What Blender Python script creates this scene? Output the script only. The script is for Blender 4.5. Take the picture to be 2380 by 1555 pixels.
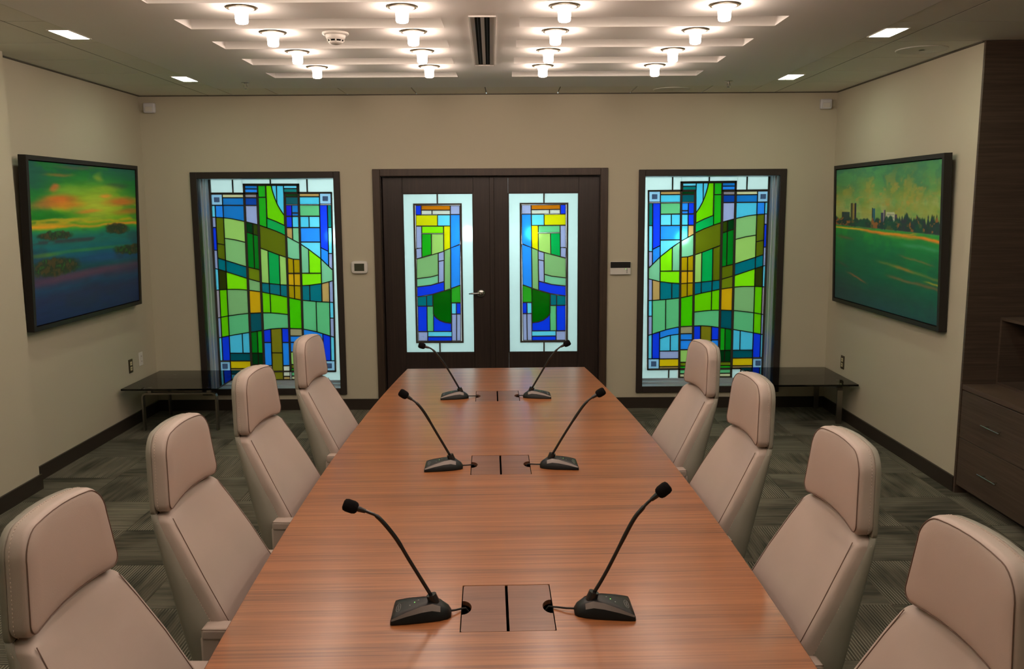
import bpy, bmesh, math, random
import numpy as np
from mathutils import Vector, Matrix

for o in list(bpy.data.objects):
    bpy.data.objects.remove(o)
scene = bpy.context.scene
COL = scene.collection
PI = math.pi

# ------------------------------------------------------------------ camera, world, exposure
F_PX, PITCH, ROLL, CAM_H = 2033.0, 0.1473, -0.0059, 1.85
cam_d = bpy.data.cameras.new('camera')
cam_d.sensor_fit = 'HORIZONTAL'
cam_d.sensor_width = 36.0
cam_d.lens = F_PX / 2380.0 * 36.0
cam_d.clip_start = 0.05
cam = bpy.data.objects.new('camera', cam_d)
COL.objects.link(cam)
fwd = Vector((0, math.cos(PITCH), -math.sin(PITCH)))
rgt = Vector((1, 0, 0))
upv = rgt.cross(fwd)
r2 = math.cos(ROLL) * rgt + math.sin(ROLL) * upv
u2 = -math.sin(ROLL) * rgt + math.cos(ROLL) * upv
M = Matrix((r2, u2, -fwd)).transposed().to_4x4()
M.translation = (0, 0, CAM_H)
cam.matrix_world = M
scene.camera = cam

world = bpy.data.worlds.new('world')
scene.world = world
world.use_nodes = True
world.node_tree.nodes['Background'].inputs[0].default_value = (0.01, 0.01, 0.012, 1)
world.node_tree.nodes['Background'].inputs[1].default_value = 0.3

vs = scene.view_settings
vs.view_transform = 'Standard'
vs.look = 'None'
vs.exposure = 0.0
vs.gamma = 1.0
vs.use_curve_mapping = False

LAMP_STRENGTH = 82.0          # glass of the warm ceiling lamps
LAMP_COLOR = (1.0, 0.78, 0.645)
DOWN_STRENGTH = 42.0          # diffusers of the square side downlights
DOWN_COLOR = (0.89, 1.0, 0.79)
CORR_STRENGTH = 13.0          # corridor ceiling panels behind the stained glass
CORR_COLOR = (0.90, 1.0, 1.0)

# ------------------------------------------------------------------ pixel -> plane (used once to digitise the leaded glass)
def unproject(px, py, Y):
    d = fwd + r2 * ((px - 1190.0) / F_PX) + u2 * ((777.5 - py) / F_PX)
    t = Y / d.y
    return (d.x * t, CAM_H + d.z * t)

# ------------------------------------------------------------------ materials
def lin(c):
    out = []
    for v in c[:3]:
        v = v / 255.0
        out.append(v / 12.92 if v <= 0.04045 else ((v + 0.055) / 1.055) ** 2.4)
    return tuple(out)

def newmat(name):
    m = bpy.data.materials.new(name)
    m.use_nodes = True
    nt = m.node_tree
    b = nt.nodes['Principled BSDF']
    return m, nt, b

def simple(name, rgb, rough=0.5, metal=0.0, spec=0.5, bump=0.0, bscale=200.0, coat=0.0, var=0.0, vscale=8.0):
    m, nt, b = newmat(name)
    c = lin(rgb)
    b.inputs['Base Color'].default_value = (*c, 1)
    b.inputs['Roughness'].default_value = rough
    b.inputs['Metallic'].default_value = metal
    b.inputs['Specular IOR Level'].default_value = spec
    b.inputs['Coat Weight'].default_value = coat
    if var > 0 or bump > 0:
        tc = nt.nodes.new('ShaderNodeTexCoord')
    if var > 0:
        n = nt.nodes.new('ShaderNodeTexNoise'); n.inputs['Scale'].default_value = vscale
        n.inputs['Detail'].default_value = 3
        nt.links.new(tc.outputs['Object'], n.inputs['Vector'])
        r = nt.nodes.new('ShaderNodeValToRGB')
        r.color_ramp.elements[0].position = 0.3; r.color_ramp.elements[1].position = 0.7
        r.color_ramp.elements[0].color = (*[x * (1 - var) for x in c], 1)
        r.color_ramp.elements[1].color = (*[min(1, x * (1 + var)) for x in c], 1)
        nt.links.new(n.outputs['Fac'], r.inputs['Fac'])
        nt.links.new(r.outputs['Color'], b.inputs['Base Color'])
    if bump > 0:
        n2 = nt.nodes.new('ShaderNodeTexNoise'); n2.inputs['Scale'].default_value = bscale
        n2.inputs['Detail'].default_value = 4
        nt.links.new(tc.outputs['Object'], n2.inputs['Vector'])
        bp = nt.nodes.new('ShaderNodeBump'); bp.inputs['Strength'].default_value = bump
        bp.inputs['Distance'].default_value = 0.002
        nt.links.new(n2.outputs['Fac'], bp.inputs['Height'])
        nt.links.new(bp.outputs['Normal'], b.inputs['Normal'])
    return m

def wood(name, stops, stretch, rough=0.35, coat=0.0, bump=0.05, ring=0.0, spec=0.5):
    """grain: noise squeezed by the stretch vector; stops are (pos, rgb)"""
    m, nt, b = newmat(name)
    tc = nt.nodes.new('ShaderNodeTexCoord')
    mp = nt.nodes.new('ShaderNodeMapping'); mp.inputs['Scale'].default_value = stretch
    nt.links.new(tc.outputs['Object'], mp.inputs['Vector'])
    n1 = nt.nodes.new('ShaderNodeTexNoise'); n1.inputs['Scale'].default_value = 1.0
    n1.inputs['Detail'].default_value = 6; n1.inputs['Roughness'].default_value = 0.62
    n1.inputs['Distortion'].default_value = 0.35
    nt.links.new(mp.outputs['Vector'], n1.inputs['Vector'])
    mp2 = nt.nodes.new('ShaderNodeMapping')
    mp2.inputs['Scale'].default_value = tuple(s * k for s, k in zip(stretch, (0.25, 0.16, 0.16)))
    nt.links.new(tc.outputs['Object'], mp2.inputs['Vector'])
    n2 = nt.nodes.new('ShaderNodeTexNoise'); n2.inputs['Scale'].default_value = 1.0
    n2.inputs['Detail'].default_value = 3
    nt.links.new(mp2.outputs['Vector'], n2.inputs['Vector'])
    mx = nt.nodes.new('ShaderNodeMix'); mx.data_type = 'FLOAT'
    mx.inputs[0].default_value = 0.35
    nt.links.new(n1.outputs['Fac'], mx.inputs[2]); nt.links.new(n2.outputs['Fac'], mx.inputs[3])
    r = nt.nodes.new('ShaderNodeValToRGB')
    el = r.color_ramp.elements
    el[0].position = stops[0][0]; el[0].color = (*lin(stops[0][1]), 1)
    el[1].position = stops[-1][0]; el[1].color = (*lin(stops[-1][1]), 1)
    for p, c in stops[1:-1]:
        e = el.new(p); e.color = (*lin(c), 1)
    nt.links.new(mx.outputs[0], r.inputs['Fac'])
    nt.links.new(r.outputs['Color'], b.inputs['Base Color'])
    b.inputs['Roughness'].default_value = rough
    b.inputs['Specular IOR Level'].default_value = spec
    b.inputs['Coat Weight'].default_value = coat
    b.inputs['Coat Roughness'].default_value = 0.2
    if bump:
        bp = nt.nodes.new('ShaderNodeBump'); bp.inputs['Strength'].default_value = bump
        bp.inputs['Distance'].default_value = 0.001
        nt.links.new(mx.outputs[0], bp.inputs['Height'])
        nt.links.new(bp.outputs['Normal'], b.inputs['Normal'])
    return m

def emit(name, rgb, strength):
    m, nt, b = newmat(name)
    nt.nodes.remove(b)
    e = nt.nodes.new('ShaderNodeEmission')
    e.inputs['Color'].default_value = (*rgb, 1); e.inputs['Strength'].default_value = strength
    nt.links.new(e.outputs[0], nt.nodes['Material Output'].inputs[0])
    return m

GLASS = {}
def stained(rgb, boost=1.0):
    """leaded glass: coloured rough transmission, part diffusing, with a weak surface gloss"""
    key = (tuple(rgb), boost)
    if key in GLASS:
        return GLASS[key]
    m = bpy.data.materials.new('stained_glass_%d' % len(GLASS)); m.use_nodes = True
    nt = m.node_tree; nt.nodes.clear()
    c = tuple(math.sqrt(min(1.0, v * boost)) for v in lin(rgb))
    tc = nt.nodes.new('ShaderNodeTexCoord')
    n = nt.nodes.new('ShaderNodeTexNoise'); n.inputs['Scale'].default_value = 22
    n.inputs['Detail'].default_value = 2; n.inputs['Distortion'].default_value = 1.2
    nt.links.new(tc.outputs['Object'], n.inputs['Vector'])
    bp = nt.nodes.new('ShaderNodeBump'); bp.inputs['Strength'].default_value = 0.12
    bp.inputs['Distance'].default_value = 0.004
    nt.links.new(n.outputs['Fac'], bp.inputs['Height'])
    tr = nt.nodes.new('ShaderNodeBsdfTranslucent'); tr.inputs['Color'].default_value = (*c, 1)
    rf = nt.nodes.new('ShaderNodeBsdfRefraction'); rf.inputs['Color'].default_value = (*c, 1)
    rf.inputs['IOR'].default_value = 1.08; rf.inputs['Roughness'].default_value = 0.33
    nt.links.new(bp.outputs['Normal'], rf.inputs['Normal'])
    mx = nt.nodes.new('ShaderNodeMixShader'); mx.inputs[0].default_value = 0.45
    nt.links.new(tr.outputs[0], mx.inputs[1]); nt.links.new(rf.outputs[0], mx.inputs[2])
    gl = nt.nodes.new('ShaderNodeBsdfGlossy'); gl.inputs['Roughness'].default_value = 0.15
    nt.links.new(bp.outputs['Normal'], gl.inputs['Normal'])
    mx2 = nt.nodes.new('ShaderNodeMixShader'); mx2.inputs[0].default_value = 0.03
    nt.links.new(mx.outputs[0], mx2.inputs[1]); nt.links.new(gl.outputs[0], mx2.inputs[2])
    out = nt.nodes.new('ShaderNodeOutputMaterial')
    nt.links.new(mx2.outputs[0], out.inputs[0])
    GLASS[key] = m
    return m

def carpet_mat(name, c0, c1, line):
    m, nt, b = newmat(name)
    tc = nt.nodes.new('ShaderNodeTexCoord')
    oi = nt.nodes.new('ShaderNodeObjectInfo')
    # per-tile offset of the pattern
    off = nt.nodes.new('ShaderNodeVectorMath'); off.operation = 'ADD'
    mul = nt.nodes.new('ShaderNodeMath'); mul.operation = 'MULTIPLY'; mul.inputs[1].default_value = 37.0
    nt.links.new(oi.outputs['Random'], mul.inputs[0])
    cmb = nt.nodes.new('ShaderNodeCombineXYZ')
    nt.links.new(mul.outputs[0], cmb.inputs[0]); nt.links.new(mul.outputs[0], cmb.inputs[2])
    nt.links.new(tc.outputs['Object'], off.inputs[0]); nt.links.new(cmb.outputs[0], off.inputs[1])
    mp = nt.nodes.new('ShaderNodeMapping'); mp.inputs['Scale'].default_value = (3.0, 26.0, 1.0)
    nt.links.new(off.outputs[0], mp.inputs['Vector'])
    n = nt.nodes.new('ShaderNodeTexNoise'); n.inputs['Scale'].default_value = 1.0; n.inputs['Detail'].default_value = 4
    nt.links.new(mp.outputs['Vector'], n.inputs['Vector'])
    w = nt.nodes.new('ShaderNodeTexWave'); w.wave_type = 'BANDS'; w.bands_direction = 'Y'
    w.inputs['Scale'].default_value = 22.0; w.inputs['Distortion'].default_value = 0.25
    nt.links.new(tc.outputs['Object'], w.inputs['Vector'])
    r = nt.nodes.new('ShaderNodeValToRGB')
    r.color_ramp.elements[0].position = 0.35; r.color_ramp.elements[1].position = 0.68
    r.color_ramp.elements[0].color = (*lin(c0), 1); r.color_ramp.elements[1].color = (*lin(c1), 1)
    nt.links.new(n.outputs['Fac'], r.inputs['Fac'])
    wr = nt.nodes.new('ShaderNodeValToRGB')
    wr.color_ramp.elements[0].position = 0.55; wr.color_ramp.elements[1].position = 0.9
    wr.color_ramp.elements[0].color = (0, 0, 0, 1); wr.color_ramp.elements[1].color = (1, 1, 1, 1)
    nt.links.new(w.outputs['Fac'], wr.inputs['Fac'])
    # stripes show only in some stretches
    n3 = nt.nodes.new('ShaderNodeTexNoise'); n3.inputs['Scale'].default_value = 3.4; n3.inputs['Detail'].default_value = 0
    nt.links.new(off.outputs[0], n3.inputs['Vector'])
    r3 = nt.nodes.new('ShaderNodeValToRGB')
    r3.color_ramp.elements[0].position = 0.40; r3.color_ramp.elements[1].position = 0.58
    r3.color_ramp.elements[0].color = (0.1, 0.1, 0.1, 1); r3.color_ramp.elements[1].color = (0.75, 0.75, 0.75, 1)
    nt.links.new(n3.outputs['Fac'], r3.inputs['Fac'])
    mm = nt.nodes.new('ShaderNodeMath'); mm.operation = 'MULTIPLY'
    nt.links.new(wr.outputs['Color'], mm.inputs[0]); nt.links.new(r3.outputs['Color'], mm.inputs[1])
    mx = nt.nodes.new('ShaderNodeMix'); mx.data_type = 'RGBA'
    nt.links.new(mm.outputs[0], mx.inputs[0]); nt.links.new(r.outputs['Color'], mx.inputs[6])
    mx.inputs[7].default_value = (*lin(line), 1)
    # tint by tile
    hsv = nt.nodes.new('ShaderNodeHueSaturation')
    mr = nt.nodes.new('ShaderNodeMapRange'); mr.inputs[3].default_value = 0.82; mr.inputs[4].default_value = 1.18
    nt.links.new(oi.outputs['Random'], mr.inputs[0])
    nt.links.new(mr.outputs[0], hsv.inputs['Value'])
    nt.links.new(mx.outputs[2], hsv.inputs['Color'])
    nt.links.new(hsv.outputs['Color'], b.inputs['Base Color'])
    b.inputs['Roughness'].default_value = 0.95
    b.inputs['Specular IOR Level'].default_value = 0.1
    bp = nt.nodes.new('ShaderNodeBump'); bp.inputs['Strength'].default_value = 0.35; bp.inputs['Distance'].default_value = 0.003
    nt.links.new(w.outputs['Fac'], bp.inputs['Height'])
    nt.links.new(bp.outputs['Normal'], b.inputs['Normal'])
    return m

def canvas_mat(name):
    m, nt, b = newmat(name)
    a = nt.nodes.new('ShaderNodeVertexColor'); a.layer_name = 'paint'
    nt.links.new(a.outputs['Color'], b.inputs['Base Color'])
    b.inputs['Roughness'].default_value = 0.55
    b.inputs['Specular IOR Level'].default_value = 0.3
    tc = nt.nodes.new('ShaderNodeTexCoord')
    n = nt.nodes.new('ShaderNodeTexNoise'); n.inputs['Scale'].default_value = 160
    nt.links.new(tc.outputs['Object'], n.inputs['Vector'])
    bp = nt.nodes.new('ShaderNodeBump'); bp.inputs['Strength'].default_value = 0.15; bp.inputs['Distance'].default_value = 0.002
    nt.links.new(n.outputs['Fac'], bp.inputs['Height']); nt.links.new(bp.outputs['Normal'], b.inputs['Normal'])
    return m

WALL = simple('wall_paint', (190, 183, 162), 0.85, spec=0.2, bump=0.06, bscale=160)
DRYWALL = simple('ceiling_paint', (236, 234, 230), 0.9, spec=0.15, bump=0.04, bscale=140)
TILEM = simple('ceiling_tile_fibre', (232, 230, 220), 0.95, spec=0.1, bump=0.2, bscale=320)
GRIDM = simple('ceiling_grid_metal', (84, 80, 70), 0.6)
BASEB = simple('baseboard_dark_brown', (47, 40, 33), 0.45, spec=0.4)
DARKWOOD = wood('dark_stained_wood', [(0.3, (34, 26, 23)), (0.5, (44, 34, 30)), (0.72, (58, 45, 38))], (60, 60, 2.5), 0.38, bump=0.03, spec=0.4)
CASING = wood('casing_dark_wood', [(0.3, (50, 38, 30)), (0.5, (60, 46, 36)), (0.72, (74, 57, 45))], (50, 50, 3), 0.42, bump=0.03, spec=0.4)
WINFRAME = simple('window_frame_dark', (44, 36, 32), 0.5, spec=0.4)
CABWOOD = wood('cabinet_dark_laminate', [(0.28, (56, 46, 39)), (0.5, (77, 64, 54)), (0.75, (98, 82, 69))], (2.0, 2.0, 70), 0.42, bump=0.03, spec=0.35)
CABTOP = wood('cabinet_top_laminate', [(0.28, (62, 50, 42)), (0.5, (84, 69, 57)), (0.75, (106, 88, 72))], (2.0, 2.0, 70), 0.4, bump=0.03, spec=0.35)
WALNUT = wood('walnut_veneer', [(0.30, (90, 52, 27)), (0.42, (132, 79, 42)), (0.55, (160, 99, 55)), (0.74, (184, 119, 70))], (1.6, 95, 95), 0.33, coat=0.3, bump=0.02)
WALNUT_LID = wood('walnut_lid_veneer', [(0.30, (98, 62, 45)), (0.5, (122, 80, 59)), (0.74, (142, 96, 72))], (3.0, 90, 90), 0.34, coat=0.08, bump=0.02)
EDGEW = simple('walnut_edge_band', (118, 74, 48), 0.4)
LEATHER = simple('blush_leather', (186, 170, 160), 0.42, spec=0.45, bump=0.10, bscale=420, var=0.03, vscale=6)
LEATHER_SHELL = simple('taupe_leather_shell', (142, 138, 126), 0.5, spec=0.4, bump=0.08, bscale=420)
PIPING = simple('brown_piping_thread', (112, 88, 76), 0.6)
CHROME = simple('polished_aluminium', (190, 190, 188), 0.18, metal=1.0)
STEEL = simple('brushed_steel', (150, 145, 135), 0.32, metal=1.0)
BLACKP = simple('black_plastic', (13, 13, 14), 0.4, spec=0.35)
BLACKG = simple('black_satin_plastic', (30, 30, 32), 0.22, spec=0.6)
SILVERP = simple('gunmetal_plastic', (128, 120, 116), 0.28, metal=0.3, spec=0.6)
FOAM = simple('black_foam', (20, 19, 20), 0.95, spec=0.1, bump=0.5, bscale=500)
RUBBER = simple('black_rubber', (18, 18, 18), 0.7)
BLACKHOLE = simple('black_void', (8, 8, 8), 0.9, spec=0.1)
WHITEP = simple('white_plastic', (214, 210, 204), 0.4, spec=0.4)
GREYP = simple('grey_plastic', (150, 150, 152), 0.4, spec=0.4)
LCD = simple('lcd_glass', (66, 70, 56), 0.15)
LEDG = emit('green_led', (0.3, 1.0, 0.2), 1.6)
LEDW = emit('white_led', (1.0, 1.0, 0.95), 3.0)
PRINT = simple('grey_print', (150, 150, 148), 0.5)
DARKPRINT = simple('dark_print', (70, 70, 72), 0.5)
IVORY = simple('ivory_plastic', (200, 190, 150), 0.4)
BRONZE = simple('dark_bronze_plate', (74, 66, 48), 0.35, metal=0.6)
LEAD = simple('lead_came', (62, 58, 50), 0.55, metal=0.25)
ALU = simple('grey_aluminium', (160, 172, 182), 0.4, metal=0.0)
ALULINE = simple('pale_aluminium', (215, 222, 226), 0.3)
FRAMEBLK = simple('black_picture_frame', (38, 34, 31), 0.5, spec=0.3)
BEVELGREY = simple('grey_nugget_glass', (120, 116, 132), 0.3)
LAMPGLASS = emit('lit_frosted_glass', LAMP_COLOR, LAMP_STRENGTH)
DOWNGLASS = emit('lit_downlight_diffuser', DOWN_COLOR, DOWN_STRENGTH)
CORRGLASS = emit('lit_corridor_panel', CORR_COLOR, CORR_STRENGTH)
CORRWALL = simple('corridor_paint', (226, 232, 232), 0.8, spec=0.2)
CORRFLOOR = simple('corridor_floor', (170, 172, 170), 0.4)
CARPET = carpet_mat('carpet_tile_pile', (57, 58, 50), (92, 88, 76), (150, 146, 130))
CARPETB = simple('carpet_backing', (48, 47, 42), 0.95, spec=0.1, var=0.2, vscale=6)

def tinted_glass(name, rgb):
    m = bpy.data.materials.new(name); m.use_nodes = True
    nt = m.node_tree; nt.nodes.clear()
    tr = nt.nodes.new('ShaderNodeBsdfTransparent'); tr.inputs[0].default_value = (*rgb, 1)
    gl = nt.nodes.new('ShaderNodeBsdfGlossy'); gl.inputs['Roughness'].default_value = 0.02
    fr = nt.nodes.new('ShaderNodeFresnel'); fr.inputs[0].default_value = 1.5
    mx = nt.nodes.new('ShaderNodeMixShader')
    nt.links.new(fr.outputs[0], mx.inputs[0])
    nt.links.new(tr.outputs[0], mx.inputs[1]); nt.links.new(gl.outputs[0], mx.inputs[2])
    out = nt.nodes.new('ShaderNodeOutputMaterial'); nt.links.new(mx.outputs[0], out.inputs[0])
    return m
SMOKED = tinted_glass('smoked_glass', (0.42, 0.42, 0.40))

# ------------------------------------------------------------------ mesh helpers
class MB:
    def __init__(self):
        self.v = []; self.f = []; self.smooth = []
    def add(self, verts, faces, smooth=False):
        n = len(self.v)
        self.v += [tuple(p) for p in verts]
        self.f += [tuple(i + n for i in f) for f in faces]
        self.smooth += [smooth] * len(faces)
        return self
    def box(self, x0, x1, y0, y1, z0, z1):
        v = [(x0, y0, z0), (x1, y0, z0), (x1, y1, z0), (x0, y1, z0), (x0, y0, z1), (x1, y0, z1), (x1, y1, z1), (x0, y1, z1)]
        return self.add(v, [(0, 3, 2, 1), (4, 5, 6, 7), (0, 1, 5, 4), (1, 2, 6, 5), (2, 3, 7, 6), (3, 0, 4, 7)])
    def rbox(self, x0, x1, y0, y1, z0, z1, r=0.01, seg=3):
        bm = bmesh.new()
        bmesh.ops.create_cube(bm, size=1.0)
        for p in bm.verts:
            p.co = Vector(((x0 + x1) / 2 + p.co.x * (x1 - x0), (y0 + y1) / 2 + p.co.y * (y1 - y0), (z0 + z1) / 2 + p.co.z * (z1 - z0)))
        bmesh.ops.bevel(bm, geom=list(bm.edges), offset=r, segments=seg, profile=0.5, affect='EDGES')
        bm.verts.index_update(); bm.normal_update()
        n0 = len(self.v)
        self.v += [tuple(p.co) for p in bm.verts]
        for f in bm.faces:
            self.f.append(tuple(q.index + n0 for q in f.verts))
            self.smooth.append(seg > 1 and max(abs(f.normal.x), abs(f.normal.y), abs(f.normal.z)) < 0.999)
        bm.free()
        return self
    def rings(self, rings, cap0=True, cap1=True, closed=True, smooth=True):
        n = len(rings[0]); base = []
        verts = []; faces = []
        for r in rings:
            base.append(len(verts)); verts += r
        for a in range(len(rings) - 1):
            for i in range(n if closed else n - 1):
                j = (i + 1) % n
                faces.append((base[a] + i, base[a] + j, base[a + 1] + j, base[a + 1] + i))
        if cap0:
            c = tuple(np.mean(np.array(rings[0]), axis=0)); verts.append(c); k = len(verts) - 1
            for i in range(n):
                faces.append((k, base[0] + (i + 1) % n, base[0] + i))
        if cap1:
            c = tuple(np.mean(np.array(rings[-1]), axis=0)); verts.append(c); k = len(verts) - 1
            for i in range(n):
                faces.append((k, base[-1] + i, base[-1] + (i + 1) % n))
        return self.add(verts, faces, smooth)
    def cyl(self, p0, p1, r0, r1=None, n=16, smooth=True):
        r1 = r0 if r1 is None else r1
        p0 = Vector(p0); p1 = Vector(p1); d = (p1 - p0).normalized()
        a = d.orthogonal().normalized(); b = d.cross(a)
        R = []
        for p, r in ((p0, r0), (p1, r1)):
            R.append([tuple(p + r * (math.cos(2 * PI * i / n) * a + math.sin(2 * PI * i / n) * b)) for i in range(n)])
        # caps kept flat with separate vertices
        self.rings(R, False, False, smooth=smooth)
        self.add(R[0], [tuple(reversed(range(n)))]); self.add(R[1], [tuple(range(n))])
        return self
    def lathe(self, prof, n=24, center=(0, 0, 0), smooth=True):
        cx, cy, cz = center
        R = [[(cx + r * math.cos(2 * PI * i / n), cy + r * math.sin(2 * PI * i / n), cz + z) for i in range(n)] for r, z in prof]
        return self.rings(R, prof[0][0] > 1e-6, prof[-1][0] > 1e-6, smooth=smooth)
    def tube(self, pts, r, n=8, closed=False):
        pts = [Vector(p) for p in pts]; m = len(pts)
        rr = r if isinstance(r, (list, tuple)) else [r] * m
        R = []; prev = None
        for i, p in enumerate(pts):
            if closed:
                d = pts[(i + 1) % m] - pts[i - 1]
            else:
                d = pts[min(i + 1, m - 1)] - pts[max(i - 1, 0)]
            d.normalize()
            a = (prev - d * prev.dot(d)) if prev is not None else d.orthogonal()
            if a.length < 1e-6: a = d.orthogonal()
            a.normalize(); prev = a
            b = d.cross(a)
            R.append([tuple(p + rr[i] * (math.cos(2 * PI * k / n) * a + math.sin(2 * PI * k / n) * b)) for k in range(n)])
        if closed:
            R.append(R[0])
        return self.rings(R, not closed, not closed)
    def prism_y(self, poly, y0, y1):
        """poly in (x, z), extruded along y"""
        n = len(poly)
        ar = sum(poly[i][0] * poly[(i + 1) % n][1] - poly[(i + 1) % n][0] * poly[i][1] for i in range(n))
        if ar < 0: poly = poly[::-1]
        v = [(x, y0, z) for x, z in poly] + [(x, y1, z) for x, z in poly]
        f = [tuple(range(n)), tuple(reversed(range(n, 2 * n)))]
        for i in range(n):
            j = (i + 1) % n
            f.append((i, i + n, j + n, j))
        return self.add(v, f)
    def prism_z(self, poly, z0, z1):
        n = len(poly)
        ar = sum(poly[i][0] * poly[(i + 1) % n][1] - poly[(i + 1) % n][0] * poly[i][1] for i in range(n))
        if ar < 0: poly = poly[::-1]
        v = [(x, y, z0) for x, y in poly] + [(x, y, z1) for x, y in poly]
        f = [tuple(reversed(range(n))), tuple(range(n, 2 * n))]
        for i in range(n):
            j = (i + 1) % n
            f.append((i, j, j + n, i + n))
        return self.add(v, f)
    def build(self, name, mat, parent=None, mats=None):
        me = bpy.data.meshes.new(name)
        me.from_pydata(self.v, [], self.f)
        me.polygons.foreach_set('use_smooth', self.smooth)
        me.materials.append(mat)
        me.update()
        o = bpy.data.objects.new(name, me)
        COL.objects.link(o)
        if parent is not None: o.parent = parent
        return o

def tag(o, label, cat, group=None, kind=None):
    o['label'] = label; o['category'] = cat
    if group: o['group'] = group
    if kind: o['kind'] = kind
    return o

def thing(name, label, cat, loc=(0, 0, 0), rz=0.0, group=None, kind=None):
    o = bpy.data.objects.new(name, None)
    o.empty_display_size = 0.05
    COL.objects.link(o)
    o.location = loc; o.rotation_euler = (0, 0, rz)
    return tag(o, label, cat, group, kind)

def copy_tree(o, parent=None):
    c = o.copy(); COL.objects.link(c); c.parent = parent
    for ch in list(o.children):
        copy_tree(ch, c)
    return c

def struct(o, label, cat):
    return tag(o, label, cat, kind='structure')

# ------------------------------------------------------------------ room dimensions (metres)
XL, XR, D, H = -3.24, 2.85, 7.84, 2.805
YB = -1.6                     # wall behind the viewer
WT = 0.34                     # thickness of the door wall
CY = 8.18                     # corridor starts here
# openings in the door wall (outer edge of the casings)
WIN = [(-2.828, -1.510, 0.145, 2.149), (1.127, 2.430, 0.145, 2.149)]
DOOR = (-1.222, 0.855, 0.0, 2.167)

# ---- door wall
def wall_back():
    m = MB()
    xs = [XL - 0.2, WIN[0][0] + 0.03, WIN[0][1] - 0.03, DOOR[0] + 0.03, DOOR[1] - 0.03, WIN[1][0] + 0.03, WIN[1][1] - 0.03, 3.7]
    full = [(0, 1), (2, 3), (4, 5), (6, 7)]
    for a, b in full:
        m.box(xs[a], xs[b], D, D + WT, 0, H)
    for a, b, w in ((1, 2, WIN[0]), (5, 6, WIN[1])):
        m.box(xs[a], xs[b], D, D + WT, 0, w[2] + 0.03)
        m.box(xs[a], xs[b], D, D + WT, w[3] - 0.03, H)
    m.box(xs[3], xs[4], D, D + WT, DOOR[3] - 0.03, H)
    return struct(m.build('wall_back', WALL), 'cream painted wall with the double doors and two stained glass windows', 'wall')
wall_back()

m = MB(); m.box(XL - 0.2, XL, YB - 0.2, D, 0, H)
m.box(XL, -3.137, YB, 5.60, 0, H)          # shallow pier
struct(m.build('wall_left', WALL), 'cream painted side wall with a shallow pier, behind the sunset painting', 'wall')
m = MB(); m.box(XR, XR + 0.8, 5.44, D, 0, H)
struct(m.build('wall_right', WALL), 'cream painted side wall behind the skyline painting', 'wall')
m = MB(); m.box(XL - 0.2, 3.65, YB - 0.2, YB, 0, H)
struct(m.build('wall_front', WALL), 'plain cream wall facing the double doors', 'wall')
m = MB(); m.box(3.475, 3.67, YB, 5.44, 0, H)
struct(m.build('wall_niche', WALL), 'wall behind the built-in cabinets', 'wall')

# ---- baseboards
BBH, BBT = 0.10, 0.014
m = MB()
m.box(XL, DOOR[0], D - BBT, D, 0, BBH); m.box(DOOR[1], XR, D - BBT, D, 0, BBH)
struct(m.build('baseboard_back', BASEB), 'dark brown baseboard along the door wall', 'baseboard')
m = MB(); m.box(XL, XL + BBT, 5.60 + BBT, D - BBT, 0, BBH)
m.box(-3.137, -3.137 + BBT, YB, 5.60 + BBT, 0, BBH); m.box(XL, -3.137, 5.60, 5.60 + BBT, 0, BBH)
struct(m.build('baseboard_left', BASEB), 'dark brown baseboard under the sunset painting', 'baseboard')
m = MB(); m.box(XR - BBT, XR, 5.44, D - BBT, 0, BBH)
struct(m.build('baseboard_right', BASEB), 'dark brown baseboard under the skyline painting', 'baseboard')

# ---- floor with carpet tiles
m = MB(); m.box(XL - 0.2, 3.65, YB - 0.2, CY, -0.12, -0.006)
floor = struct(m.build('floor', CARPETB), 'floor laid with striped grey green carpet tiles', 'floor')
TS = 0.5
mt = MB(); g = 0.0012
mt.box(-TS / 2 + g, TS / 2 - g, -TS / 2 + g, TS / 2 - g, -0.006, 0.0)
tile0 = None
rnd = random.Random(4)
nx = 13; x0 = XL + 0.0
for j in range(13):
    for i in range(nx):
        cx = x0 + (i + 0.5) * TS; cy = D - (j + 0.5) * TS
        if tile0 is None:
            o = mt.build('carpet_tile', CARPET, floor); tile0 = o
        else:
            o = tile0.copy(); COL.objects.link(o); o.parent = floor
        o.location = (cx, cy, 0)
        o.rotation_euler = (0, 0, (PI / 2 if (i + j) % 2 else 0) + (PI if rnd.random() < 0.5 else 0))
m = MB(); m.box(XL, 3.65, YB, D - 13 * TS, -0.006, 0.0)
m.build('carpet_field', CARPET, floor)

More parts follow.
